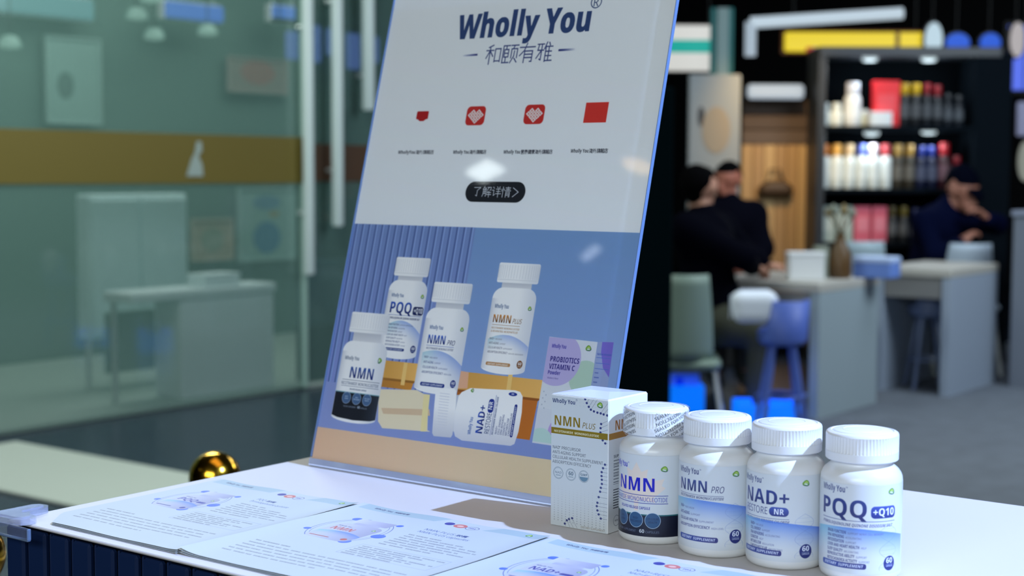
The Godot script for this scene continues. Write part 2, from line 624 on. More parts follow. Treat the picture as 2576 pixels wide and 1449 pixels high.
# the small green and navy mark of the packs
func mark(im: Image, c: Vector2, r: float, turn := 0.0, sx := 1.0):
	var blob := func(k: float, off: Vector2) -> PackedVector2Array:
		var p := PackedVector2Array()
		for i in 36:
			var a := TAU * i / 36.0
			var q := Vector2(cos(a), sin(a)) * r * k * (1.0 + 0.09 * cos(3.0 * (a - PI / 2 - PI)))
			q = (q + off * r).rotated(turn)
			p.append(c + Vector2(q.x * sx, q.y))
		return p
	fill(im, [blob.call(1.0, Vector2.ZERO)], Color(0.12, 0.2, 0.38))
	fill(im, [blob.call(0.98, Vector2(-0.1, -0.12)), ], Color(0.42, 0.62, 0.2))
	fill(im, [blob.call(0.72, Vector2.ZERO)], Color(0.8, 0.88, 0.42), Color(0.3, 0.55, 0.45), c - Vector2(0, r * 0.7), c + Vector2(0, r * 0.7))
	var z := PackedVector2Array()
	for q in [[-0.6, 0.45], [-0.3, -0.05], [-0.08, 0.2], [0.12, -0.15], [0.55, 0.45]]:
		z.append(c + Vector2(q[0] * sx, q[1]).rotated(turn) * r)
	fill(im, [z], Color(0.93, 0.96, 0.96))

# ===================================================================== materials
var M := {}
func make_materials():
	M.counter = mat(Color(0.83, 0.81, 0.805), 0.42)
	M.navy = mat(Color(0.085, 0.155, 0.3), 0.3)
	M.navy_dark = mat(Color(0.02, 0.03, 0.07), 0.4)
	M.plastic = mat(Color(0.89, 0.89, 0.885), 0.28)
	M.cap = mat(Color(0.91, 0.91, 0.915), 0.38)
	M.clear = mat(Color(0.95, 0.98, 1.0, 0.008), 0.03)
	M.clear.transparency = BaseMaterial3D.TRANSPARENCY_ALPHA
	M.solid_clear = mat(Color(0.96, 0.98, 1.0, 0.0), 0.04)
	M.solid_clear.refraction_enabled = true
	M.solid_clear.refraction_scale = 0.05
	M.acrylic_edge = mat(Color(0.42, 0.52, 0.68), 0.25)  # light gathered in the clear edges, put into this colour
	M.acrylic = mat(Color(0.72, 0.76, 0.88, 0.5), 0.12)
	M.acrylic.transparency = BaseMaterial3D.TRANSPARENCY_ALPHA
	M.gold = mat(Color(0.95, 0.72, 0.2), 0.16, 1.0)
	M.steel = mat(Color(0.86, 0.88, 0.88), 0.3, 0.6)
	M.paper = mat(Color(0.77, 0.79, 0.8), 0.6)
	M.black = mat(Color(0.035, 0.04, 0.05), 0.5)
	M.white = mat(Color(0.88, 0.89, 0.9), 0.5)
	M.grey_desk = mat(Color(0.68, 0.71, 0.75), 0.5)
	M.skin = mat(Color(0.72, 0.52, 0.43), 0.55)
	M.hair = matte(Color(0.02, 0.02, 0.025))

# ===================================================================== the hall
func build_hall():
	var n := FastNoiseLite.new()
	n.seed = 3
	n.frequency = 0.012
	var nt := NoiseTexture2D.new()
	nt.noise = n
	nt.width = 512
	nt.height = 512
	nt.seamless = true
	var ramp := Gradient.new()
	ramp.set_color(0, Color(0.86, 0.86, 0.86))
	ramp.set_color(1, Color(1, 1, 1))
	nt.color_ramp = ramp
	var fm := mat(Color(0.16, 0.2, 0.27), 0.25)
	fm.albedo_texture = nt
	fm.uv1_triplanar = true
	fm.uv1_world_triplanar = true
	struct("floor", chamfer_box(Vector3(20, 0.1, 24), 0.001), fm, Vector3(-3, -0.05, -3.5))
	var carpet := mat(Color(0.4, 0.43, 0.47), 0.7)
	carpet.albedo_texture = nt
	carpet.uv1_triplanar = true
	carpet.uv1_world_triplanar = true
	var aisle := struct("trim_1", chamfer_box(Vector3(7.2, 0.012, 8.2), 0.003), carpet, Vector3(1.2, 0.006, -7.6))
	aisle.set_meta("label", "grey carpet of the aisle on the right")
	var strip := struct("trim_2", chamfer_box(Vector3(9.0, 0.012, 0.62), 0.003), mat(Color(0.72, 0.75, 0.72), 0.55), Vector3(0.1, 0.006, -2.72))
	strip.set_meta("label", "pale band across the dark floor left of the counter")
	struct("ceiling", chamfer_box(Vector3(20, 0.1, 24), 0.001), mat(Color(0.03, 0.04, 0.06), 0.8), Vector3(-3, 3.5, -3.5))
	var dark := mat(Color(0.035, 0.045, 0.07), 0.7)
	struct("wall_back", chamfer_box(Vector3(20, 3.5, 0.12), 0.001), dark, Vector3(-3, 1.72, -15.5))
	struct("wall_right", chamfer_box(Vector3(0.12, 3.5, 24), 0.001), dark, Vector3(7, 1.72, -3.5))
	struct("wall_left", chamfer_box(Vector3(0.12, 3.5, 24), 0.001), dark, Vector3(-13, 1.72, -3.5))
	struct("wall_front", chamfer_box(Vector3(20, 3.5, 0.12), 0.001), dark, Vector3(-3, 1.72, 8.5))
	# small ceiling lamps that mirror in the acrylic
	lamp_square(Vector3(-3.24, 3.38, 3.35), Vector2(0.22, 0.1), 0.5, 7.0, Color(0.95, 1.0, 1.0), "square white ceiling lamp over the walkway behind the viewer")
	lamp_round(Vector3(-2.37, 3.38, 3.3), 0.08, 3.0, Color(1.0, 0.82, 0.55), "round warm ceiling downlight behind the viewer")
	lamp_square(Vector3(-3.11, 3.38, 4.15), Vector2(0.2, 0.04), 0.7, 4.0, Color(0.9, 0.95, 1.0), "narrow ceiling lamp behind the viewer")

func lamp_square(at: Vector3, size: Vector2, turn: float, e: float, c: Color, label: String):
	var o := thing("ceiling_lamp", label, "lamp", at, turn)
	part("diffuser", chamfer_box(Vector3(size.x, 0.02, size.y), 0.004), glow(c, e * 0.8), o)
	part("housing", chamfer_box(Vector3(size.x + 0.04, 0.05, size.y + 0.04), 0.004), M.black, o, Vector3(0, 0.036, 0))

func lamp_round(at: Vector3, r: float, e: float, c: Color, label: String, group := "") -> Node3D:
	var o := thing("ceiling_downlight", label, "lamp", at, 0.0, group)
	part("diffuser", lathe([Vector2(0, 0.0), Vector2(r * 0.9, 0.0)], 24), glow(c, e), o)
	part("ring", lathe([Vector2(r * 0.88, 0.03), Vector2(r * 0.9, -0.004), Vector2(r, 0.0), Vector2(r, 0.05), Vector2(0, 0.06)], 24), M.white, o)
	return o

# ===================================================================== the counter
func build_counter():
	var o := thing("display_counter", "white topped display counter with a dark navy slatted front", "counter", Vector3.ZERO)
	var w := 1.5
	var dep := 0.6
	part("counter_top", chamfer_box(Vector3(w, 0.0025, dep), 0.0008), M.counter, o, Vector3(w / 2, TOP - 0.00125, -dep / 2))
	part("body", chamfer_box(Vector3(w - 0.01, TOP - 0.006, dep - 0.02), 0.002), M.navy_dark, o, Vector3(w / 2 - 0.012, (TOP - 0.004) / 2, -dep / 2 - 0.004))
	var slat := chamfer_box(Vector3(0.0235, TOP - 0.012, 0.007), 0.0022)
	var ridge := chamfer_box(Vector3(0.0024, TOP - 0.012, 0.005), 0.001)
	for k in 49:
		part("slat", slat, M.navy, o, Vector3(-0.0015 + k * 0.0303 - 0.0042 + 0.005, (TOP - 0.004) / 2, -0.0105))
		part("ridge", ridge, M.navy, o, Vector3(-0.0015 + k * 0.0303 + 0.0110 + 0.005, (TOP - 0.004) / 2, -0.0125))
	var side := chamfer_box(Vector3(0.007, TOP - 0.012, 0.0265), 0.002)
	for k in 19:
		part("side_slat", side, M.navy, o, Vector3(-0.0105, (TOP - 0.004) / 2, -0.0205 - k * 0.0303))

# ===================================================================== the acrylic sign
const SA := 0.03444
const SB := 0.32935
const SW := 0.3548
const SH := 0.508
const TILT := 0.26569

func build_sign():
	var o := thing("acrylic_sign", "tall white and blue advertising sign in a tilted clear acrylic stand", "sign", Vector3(SA, TOP + 0.0005, -SB))
	o.rotation.x = -TILT
	var st := begin()           # poster sheet with its own print
	quad_uv(st, Vector3(0.001, SH - 0.001, -0.0026), Vector3(SW - 0.001, SH - 0.001, -0.0026), Vector3(SW - 0.001, 0.0085, -0.0026), Vector3(0.001, 0.0085, -0.0026), Vector2(0.001 / SW, 0.001 / 0.5), Vector2(1.0 - 0.001 / SW, (0.5 - 0.0085) / 0.5), Vector3(0, 0, 1))
	var pm := printed(poster_image(), 0.8)
	pm.metallic_specular = 0.15
	part("poster_sheet", done(st), pm, o)
	part("front_panel", chamfer_box(Vector3(SW, SH - 0.008, 0.002), 0.0002), M.clear, o, Vector3(SW / 2, SH / 2 + 0.004, -0.001))
	part("back_panel", chamfer_box(Vector3(SW - 0.002, SH - 0.01, 0.002), 0.0003), M.white, o, Vector3(SW / 2, SH / 2 + 0.005, -0.0042))
	for x in [0.0003, SW - 0.0003]:
		part("polished_edge", chamfer_box(Vector3(0.0011, SH - 0.01, 0.0044), 0.0002), M.acrylic_edge, o, Vector3(x, SH / 2 + 0.005, -0.0027))
	# the rounded bend along the bottom
	var pts := PackedVector2Array()
	for i in 13:
		var a := PI * i / 12.0
		pts.append(Vector2(0.0028 - cos(a) * 0.0028, 0.0036 - sin(a) * 0.0032))
	pts.append(Vector2(0.0056, 0.0085))
	pts.append(Vector2(0.0, 0.0085))
	var bend := extrude(pts, SW)
	part("bottom_bend", bend, M.acrylic, o, Vector3(0, 0, 0), Vector3(0, PI / 2, 0))
	part("bend_rim", chamfer_box(Vector3(SW, 0.0012, 0.0012), 0.0004), mat(Color(0.85, 0.88, 0.96), 0.2), o, Vector3(SW / 2, 0.0018, -0.0002))
	var foot := part("foot", chamfer_box(Vector3(SW, 0.003, 0.13), 0.001), M.clear, o, Vector3(SW / 2, 0.0022 + 0.07 * sin(TILT), -0.07 * cos(TILT)), Vector3(TILT, 0, 0))
	foot.set_meta("label", "clear acrylic foot behind the sign")

func quad_uv(st: SurfaceTool, a: Vector3, b: Vector3, c: Vector3, d: Vector3, u0: Vector2, u1: Vector2, n: Vector3):
	# a top left, b top right, c bottom right, d bottom left, seen from outside
	var v := [a, b, c, a, c, d]
	var w := [u0, Vector2(u1.x, u0.y), u1, u0, u1, Vector2(u0.x, u1.y)]
	for i in 6:
		st.set_uv(w[i])
		st.add_vertex(v[i])

func P(x: float, y: float) -> Vector2:       # poster millimetres to pixels
	return Vector2(x, y) * 4.0

func poster_image() -> Image:
	var im := canvas(1419, 2000, Color(0.95, 0.96, 0.965))
	# the paler lower part of the white field
	fill(im, [PackedVector2Array([P(0, 0), P(355, 0), P(355, 249), P(0, 249)])], Color(0.945, 0.955, 0.96), Color(0.96, 0.975, 0.99), P(180, 90), P(160, 249))
	var ink := Color(0.17, 0.27, 0.46)
	text(im, "Wholly You", P(95.5, 54.4), 99, ink, true, 665, 0.0, 0.0, null, 5.0)
	ring(im, P(263.2, 26.2), 25.5, 4.2, ink)
	text(im, "R", P(259.4, 30.4), 33, ink, false)
	han(im, "和颐有雅", P(137, 62), Vector2(84, 89), 5.2, Color(0.24, 0.29, 0.5))
	fill(im, [PackedVector2Array([P(107.4, 71.6), P(127.1, 71.2), P(127.1, 73.2), P(107.4, 73.4)])], Color(0.2, 0.24, 0.5, 0.0), Color(0.2, 0.24, 0.5, 1.0), P(107, 0), P(124, 0))
	fill(im, [PackedVector2Array([P(227.5, 71.2), P(247.6, 71.2), P(247.6, 73.4), P(227.5, 73.4)])], Color(0.2, 0.24, 0.5, 1.0), Color(0.2, 0.24, 0.5, 0.0), P(231, 0), P(248, 0))
	# the red marks
	var red := Color(0.8, 0.16, 0.13)
	fill(im, [round_rect(4 * 60.0, 4 * 129.5, 4 * 16.0, 4 * 8.5, 6)], Color(0.72, 0.06, 0.07))
	fill(im, [PackedVector2Array([P(60, 133), P(76, 133), P(74.5, 137.5), P(70.5, 140), P(65.5, 140), P(61.5, 137.5)])], Color(0.72, 0.06, 0.07))
	for cx in [138.3, 211.2]:
		fill(im, [round_rect(4 * (cx - 12.6), 4 * 125.4, 4 * 25.2, 4 * 20.4, 20)], Color(0.93, 0.93, 0.93))
		fill(im, [round_rect(4 * (cx - 12.0), 4 * 126.0, 4 * 24.0, 4 * 19.4, 18)], red)
		var white := Color(0.95, 0.93, 0.92)
		var s := 3.05          # heart of small diamonds with ornaments
		for q in [[-1, -1], [1, -1], [-2, 0], [0, 0], [2, 0], [-1, 1], [1, 1], [0, 2]]:
			var c := P(cx + q[0] * s * 1.15, 135.0 + q[1] * s)
			fill(im, [PackedVector2Array([c + Vector2(0, -s * 3.7), c + Vector2(s * 4.2, 0), c + Vector2(0, s * 3.7), c + Vector2(-s * 4.2, 0)])], white)
			for k in 4:
				var dd := Vector2(1, 0).rotated(PI / 4 + k * PI / 2) * s * 1.2
				fill(im, [ellipse_pts(c + dd, s * 0.6, s * 0.45, 10)], red)
			fill(im, [ellipse_pts(c, s * 0.5, s * 0.5, 10)], red)
	fill(im, [PackedVector2Array([P(270.6, 125.6), P(296.4, 125.6), P(296.4, 145.2), P(270.6, 145.2)])], Color(0.86, 0.2, 0.15))
	# captions
	var dk := Color(0.13, 0.14, 0.18)
	var cap := func(lat: String, cn: String, x: float, x1: float, y: float, wl: float):
		text(im, lat, P(x, y - 0.6), 14, dk, true, wl * 4)
		han(im, cn, P(x + wl + 0.4, y - 4.6), Vector2((x1 - x - wl - 0.4) * 4 / cn.length(), 18.5), 1.75, dk)
	cap.call("WhollyYou", "海外旗舰店", 43.6, 91.9, 174.8, 23.4)
	cap.call("Wholly You", "海外旗舰店", 117.3, 159.8, 175.0, 20.6)
	cap.call("Wholly You", "营养健康海外旗舰店", 181.4, 240.5, 175.2, 20.6)
	cap.call("Wholly You", "海外旗舰店", 261.6, 303.9, 174.6, 20.6)
	# the black button
	fill(im, [round_rect(4 * 142.2, 4 * 202.6, 4 * 74.0, 4 * 20.4, 41)], Color(0.07, 0.08, 0.11))
	han(im, "了解详情", P(151, 206.9), Vector2(47.5, 46), 2.4, Color(0.9, 0.92, 0.95))
	stroke(im, PackedVector2Array([P(200.8, 208.4), P(207.6, 212.6), P(201.2, 217.4)]), 2.6, Color(0.9, 0.92, 0.95))
	# the picture: blue backdrop with a ribbed screen, shelf and wooden edge
	fill(im, [PackedVector2Array([P(0, 248.4), P(355, 248.4), P(355, 424), P(0, 424)])], Color(0.5, 0.64, 0.83), Color(0.58, 0.68, 0.88), P(200, 250), P(180, 424))
	fill(im, [PackedVector2Array([P(0, 413), P(355, 413), P(355, 460), P(0, 460)])], Color(0.58, 0.64, 0.85), Color(0.52, 0.6, 0.84), P(0, 420), P(355, 445))
	fill(im, [PackedVector2Array([P(0, 248.4), P(162.7, 248.4), P(165.0, 413), P(0, 413)])], Color(0.49, 0.59, 0.8), Color(0.55, 0.61, 0.85), P(0, 250), P(0, 413))
	for k in 18:
		var x := 3.0 + k * 9.05
		fill(im, [PackedVector2Array([P(x, 248.4), P(x + 2.2, 248.4), P(x + 2.6, 413), P(x + 0.4, 413)])], Color(0.36, 0.44, 0.66))
		fill(im, [PackedVector2Array([P(x + 2.2, 248.4), P(x + 4.0, 248.4), P(x + 4.4, 413), P(x + 2.6, 413)])], Color(0.58, 0.68, 0.89))
	fill(im, [PackedVector2Array([P(0, 459.6), P(355, 458.8), P(355, 500), P(0, 500)])], Color(0.93, 0.77, 0.64), Color(0.91, 0.84, 0.71), P(0, 470), P(300, 480))
	# gift boxes
	var o1 := Color(0.96, 0.72, 0.34)
	var o2 := Color(0.85, 0.58, 0.22)
	pic_box(im, 74, 122.5, 385.5, 403, 412, o1, o2)
	pic_box(im, 173, 274.5, 388.5, 406, 444, o1, Color(0.8, 0.46, 0.14))
	fill(im, [PackedVector2Array([P(173, 388), P(184.5, 388.5), P(186.2, 404), P(173.5, 405)])], Color(0.93, 0.72, 0.58))
	for x in [101.3, 232.0]:
		fill(im, [PackedVector2Array([P(x, 385.6), P(x + 5.0, 385.6), P(x + 5.6, 408), P(x + 0.6, 408)])], Color(0.98, 0.82, 0.5))
	fill(im, [PackedVector2Array([P(75.8, 414.5), P(124, 411), P(140, 416), P(146, 448), P(150, 449), P(88, 452), P(81, 446), P(77.2, 428)])], Color(0.95, 0.9, 0.78))
	fill(im, [PackedVector2Array([P(82, 432.5), P(144, 428), P(146, 434), P(86, 438)])], Color(0.88, 0.77, 0.64))
	fill(im, [PackedVector2Array([P(133.6, 414), P(141.5, 414), P(144.5, 449.4), P(137.6, 450)])], Color(0.97, 0.91, 0.68))
	# carton of powder at the right
	pic_powder(im)
	# the bottles
	pic_bottle(im, 64.4, 115.2, 67.6, 112.8, 281, 300, 311, 383)
	pic_pqq(im)
	pic_bottle(im, 197.9, 250.0, 199.8, 249.0, 281.4, 300.6, 312, 387)
	pic_plus(im)
	pic_bottle(im, 119.4, 174.6, 122.6, 171.4, 303.8, 323.8, 336, 412.6)
	pic_pro(im)
	pic_bottle(im, 16.6, 77.2, 20.2, 72.4, 339.7, 360.4, 376, 451)
	pic_nmn(im)
	pic_nad(im)
	return im

func pic_box(im: Image, x0: float, x1: float, y0: float, y1: float, y2: float, c0: Color, c1: Color):
	fill(im, [PackedVector2Array([P(x0 + 1.5, y1), P(x1 - 4, y1), P(x1 - 6, y2), P(x0 + 3, y2)])], c1.darkened(0.12), c1, P(x0, 0), P(x1, 0))
	fill(im, [PackedVector2Array([P(x0, y0), P(x1, y0), P(x1, y1), P(x0, y1)])], c0.darkened(0.1), c0.lightened(0.12), P(x0, 0), P(x1, 0))
	fill(im, [PackedVector2Array([P(x0, y1 - 0.3), P(x1, y1 - 0.3), P(x1 - 4, y1 + 2), P(x0 + 2, y1 + 2)])], c1.darkened(0.25))

func pic_bottle(im: Image, bx0: float, bx1: float, cx0: float, cx1: float, cy0: float, cy1: float, by: float, yb: float):
	var edge := Color(0.86, 0.875, 0.91)
	var mid := Color(1.0, 1.0, 1.0)
	var cxm := (cx0 + cx1) / 2
	var nw := (cx1 - cx0) * 0.36
	fill(im, [PackedVector2Array([P(cxm - nw, cy1 - 1), P(cxm + nw, cy1 - 1), P(cxm + nw, by), P(cxm - nw, by)])], Color(0.8, 0.81, 0.84), Color(0.93, 0.93, 0.94), P(0, cy1), P(0, by - 4))
	var p := PackedVector2Array()
	var sh := 12.0
	for i in 9:
		var a := PI / 2 * i / 8.0
		p.append(P(bx0 + sh - sh * cos(PI / 2 - a) * 1.0, by - 6.0 + sh * 0.9 - sh * 0.9 * sin(PI / 2 - a)) if false else P(bx0 + sh * (1.0 - cos(a)), by + 4.0 - sh * sin(a) * 0.9))
	for i in 9:
		var a := PI / 2 * (8 - i) / 8.0
		p.append(P(bx1 - sh * (1.0 - cos(a)), by + 4.0 - sh * sin(a) * 0.9))
	for i in 13:
		var a := PI * i / 12.0
		p.append(P((bx0 + bx1) / 2 + (bx1 - bx0) / 2 * cos(a), yb - 5 + 5.2 * sin(a)))
	fill(im, [p], mid, edge, P(bx0 + (bx1 - bx0) * 0.62, 0), P(bx1 + 3, 0))
	# softer shade at the left side
	fill(im, [PackedVector2Array([P(bx0, by + 4), P(bx0 + 9, by + 4), P(bx0 + 9, yb - 3), P(bx0, yb - 4)])], Color(0.84, 0.85, 0.88, 0.9), Color(0.95, 0.95, 0.96, 0.0), P(bx0, 0), P(bx0 + 9, 0))
	fill(im, [round_rect(cx0 * 4, cy0 * 4, (cx1 - cx0) * 4, (cy1 - cy0) * 4, 8)], mid, edge.lightened(0.2), P(cxm, 0), P(cx1 + 4, 0))
	for k in 22:
		var x := cx0 + (cx1 - cx0) * (0.5 - 0.5 * cos(PI * (k + 0.5) / 22.0))
		block(im, x * 4, (cy0 + 2) * 4, 1.6, (cy1 - cy0) * 2.7, Color(0.8, 0.81, 0.84, 0.75))
	block(im, cx0 * 4, (cy1 - 3.2) * 4, (cx1 - cx0) * 4, 2, Color(0.85, 0.86, 0.88, 0.8))

func lines(im: Image, items: Array, x: float, y: float, step: float, cap: float, ink: Color, k: float):
	# a list of claims: the first word group darker, the rest finer
	for i in items.size():
		var q: Array = items[i]
		text(im, q[0], Vector2(x, (y + i * step)) * k, cap * k, ink, false, q[1] * k)
		if q.size() > 2:
			text(im, q[2], Vector2(x + q[1] + 0.8, (y + i * step)) * k, cap * 0.68 * k, ink.lightened(0.25), false, q[3] * k, 0.2)

func swoosh(im: Image, x0: float, x1: float, ya: float, yp: float, yb: float, down: float, k: float, strength := 1.0):
	# a blue wave: its upper edge rises from ya to yp in the middle and falls to yb; fades downwards
	for px in range(int(x0 * k), int(x1 * k)):
		var t := (px / k - x0) / (x1 - x0)
		var top := (ya * (1 - t) * (1 - t) + (2 * yp - (ya + yb) / 2) * 2 * t * (1 - t) + yb * t * t) * k
		var c := Color(0.5, 0.76, 0.84).lerp(Color(0.3, 0.48, 0.86), smoothstep(0.05, 0.5, t)).lerp(Color(0.36, 0.52, 0.9), smoothstep(0.7, 1.0, t))
		for py in range(maxi(0, int(top)), mini(im.get_height(), int(top + down * k))):
			var f := 1.0 - (py - top) / (down * k)
			var a := f * f * strength
			im.set_pixel(px, py, im.get_pixel(px, py).lerp(c, a))

func pic_pqq(im: Image):
	var b := Color(0.12, 0.24, 0.6)
	text(im, "Wholly You", P(69.3, 321.4), 14, Color(0.33, 0.42, 0.6), true, 66)
	text(im, "PQQ", P(69.2, 337.4), 44, Color(0.08, 0.16, 0.42), true, 122, 0, 0, Color(0.16, 0.35, 0.75))
	fill(im, [round_rect(404, 1320, 54, 34, 10)], Color(0.08, 0.14, 0.36))
	text(im, "+Q10", P(102.2, 336.6), 21, Color.WHITE, true, 46)
	mark(im, P(110.4, 319.8), 8)
	block(im, 70 * 4, 339.4 * 4, 170, 1.5, b)
	text(im, "PYRROLOQUINOLINE QUINONE DISODIUM SALT", P(70.8, 343.5), 8, Color(0.25, 0.28, 0.42), true, 164, 0.2)
	swoosh(im, 72.5, 115, 349, 345.5, 357, 20, 4, 0.5)
	lines(im, [["BRAIN FUNCTION", 14, "SUPPORT NERVE CELL", 18], ["DNA REPAIRING", 13, "ACCELERATING", 9], ["ANTIOXIDATION", 13, "SUPPORT", 6], ["LIVER AND HEART HEALTH", 22, "HELP", 4], ["SLEEP QUALITY", 13, "MELIORATING", 8], ["REPRODUCTIVE ABILITY", 19, "SUPPORT", 6], ["MITOCHONDRIA ACTIVITY", 20, "SUPPORT", 6]], 72, 349.9, 3.4, 1.7, Color(0.2, 0.25, 0.42), 4)
	fill(im, [round_rect(73.4 * 4, 372.4 * 4, 100, 11, 5)], b.darkened(0.2))
	text(im, "DIETARY SUPPLEMENT", P(75, 374.6), 6, Color.WHITE, true, 84, 0.2)
	pic_sixty(im, 109.8, 372.2, Color(0.1, 0.18, 0.45))

func pic_sixty(im: Image, x: float, y: float, c: Color):
	fill(im, [ellipse_pts(P(x, y), 13.5, 15)], c)
	text(im, "60", P(x - 2.1, y + 0.6), 11, Color.WHITE, true, 17)
	text(im, "CAPSULES", P(x - 2.1, y + 2.4), 4, Color.WHITE, true, 17)

func pic_plus(im: Image):
	var g := Color(0.62, 0.42, 0.22)
	text(im, "Wholly You", P(202.4, 325.2), 15, Color(0.35, 0.44, 0.6), true, 68)
	text(im, "NMN", P(202.2, 338.9), 30, Color(0.42, 0.28, 0.16), true, 92, 0, 0, Color(0.85, 0.55, 0.22))
	text(im, "PLUS", P(226.0, 338.9), 18, g.darkened(0.2), false, 44, 0.2)
	mark(im, P(244.3, 324.0), 8)
	block(im, 203 * 4, 341 * 4, 132, 1.4, g)
	text(im, "NICOTINAMIDE MONONUCLEOTIDE", P(202.6, 345.0), 7, g, false, 134, 0.15)
	text(im, "& RESVERATROL MICROPARTICLES", P(202.6, 348.2), 7, g, false, 128, 0.15)
	swoosh(im, 201, 249.6, 355, 350.5, 360, 16, 4, 0.45)
	lines(im, [["NAD+", 6, "PRECURSOR", 8], ["ANTI-AGING", 12, "SUPPORT", 7], ["CELLULAR HEALTH", 17, "SUPPLEMENT", 11], ["ABSORPTION EFFICIENCY", 24, "HIGH-LEVEL MEASUREMENT", 18]], 202.6, 355.4, 4.2, 2.0, Color(0.35, 0.35, 0.42), 4)
	fill(im, [round_rect(203 * 4, 376.6 * 4, 117, 13, 6)], Color(0.75, 0.55, 0.35))
	text(im, "DIETARY SUPPLEMENT", P(205, 379.2), 6.5, Color.WHITE, true, 98, 0.2)
	pic_sixty(im, 243, 376.6, Color(0.5, 0.3, 0.14))

func pic_pro(im: Image):
	var b := Color(0.12, 0.24, 0.62)
	text(im, "Wholly You", P(126.4, 350.4), 15, Color(0.35, 0.44, 0.62), true, 70)
	text(im, "NMN", P(126, 364.6), 34, Color(0.08, 0.14, 0.4), true, 95, 0, 0, Color(0.16, 0.38, 0.8))
	text(im, "PRO", P(151.4, 364.8), 19, Color(0.16, 0.2, 0.4), false, 40, 0.2)
	mark(im, P(167.5, 348.8), 8)
	block(im, 126 * 4, 366.4 * 4, 140, 1.4, b)
	text(im, "NICOTINAMIDE MONONUCLEOTIDE", P(126.3, 370.2), 8, Color(0.2, 0.24, 0.4), false, 138, 0.18)
	swoosh(im, 123, 174.8, 374, 372, 384, 26, 4, 0.5)
	lines(im, [["NAD+", 6, "PRECURSOR", 10], ["ANTI-AGING", 13, "SUPPORT", 8], ["CELLULAR HEALTH", 19, "SUPPLEMENT", 12], ["ABSORPTION EFFICIENCY", 27, "HIGH-LEVEL", 10]], 126, 379, 4.9, 2.2, Color(0.2, 0.25, 0.45), 4)
	fill(im, [round_rect(126.6 * 4, 402.4 * 4, 124, 15, 7)], b.darkened(0.15))
	text(im, "DIETARY SUPPLEMENT", P(128.6, 405.3), 7.5, Color.WHITE, true, 106, 0.2)
	pic_sixty(im, 167.6, 401.4, Color(0.1, 0.18, 0.5))

func pic_nmn(im: Image):
	var ink := Color(0.24, 0.3, 0.42)
	text(im, "Wholly You", P(21.4, 388.6), 15, Color(0.4, 0.46, 0.56), true, 80)
	mark(im, P(69, 386.8), 11, PI / 2, 0.9)
	text(im, "NMN", P(30.8, 406.4), 44, Color(0.07, 0.15, 0.42), true, 138, 0, 0, Color(0.2, 0.36, 0.66))
	block(im, 23 * 4, 408.6 * 4, 205, 1.6, ink)
	text(im, "NICOTINAMIDE MONONUCLEOTIDE", P(22.5, 413.6), 12, ink, false, 204)
	block(im, 23 * 4, 414.8 * 4, 205, 1.4, ink)
	text(im, "DELAYED RELEASE CAPSULE", P(35.4, 418.6), 6, ink, true, 92)
	fill(im, [PackedVector2Array([P(16.9, 421.6), P(76.9, 421.6), P(76.9, 445.4), P(70, 447.2), P(47, 448.4), P(25, 447.2), P(16.9, 445.2)])], Color(0.07, 0.09, 0.13), Color(0.2, 0.24, 0.3), P(58, 0), P(80, 0))
	block(im, 17 * 4, 420.8 * 4, 239, 3.4, Color(0.45, 0.68, 0.72))
	for x in [33.2, 47.2, 61.2]:
		fill(im, [ellipse_pts(P(x, 426.8), 24, 24)], Color(0.75, 0.83, 0.92))
		fill(im, [ellipse_pts(P(x, 426.8), 22.6, 22.6)], Color(0.3, 0.42, 0.58))
	var t := Color(0.8, 0.87, 0.95)
	text(im, "ANTI-", P(30.8, 426.2), 5, t, true, 19)
	text(im, "AGING", P(30.8, 428.2), 5, t, true, 19)
	text(im, "NAD+", P(45, 426.2), 5, t, true, 17)
	text(im, "PRECURSOR", P(43, 428.2), 5, t, true, 33)
	text(im, "CELLULAR", P(57.6, 426.2), 5, t, true, 29)
	text(im, "HEALTH", P(58.5, 428.2), 5, t, true, 22)
	text(im, "DIETARY SUPPLEMENT · ", P(30.9, 436.2), 6, t, false, 74)
	text(im, "60", P(50.2, 436.2), 10, t, true, 14)
	text(im, " CAPSULES", P(53.8, 436.2), 6, t, false, 38)

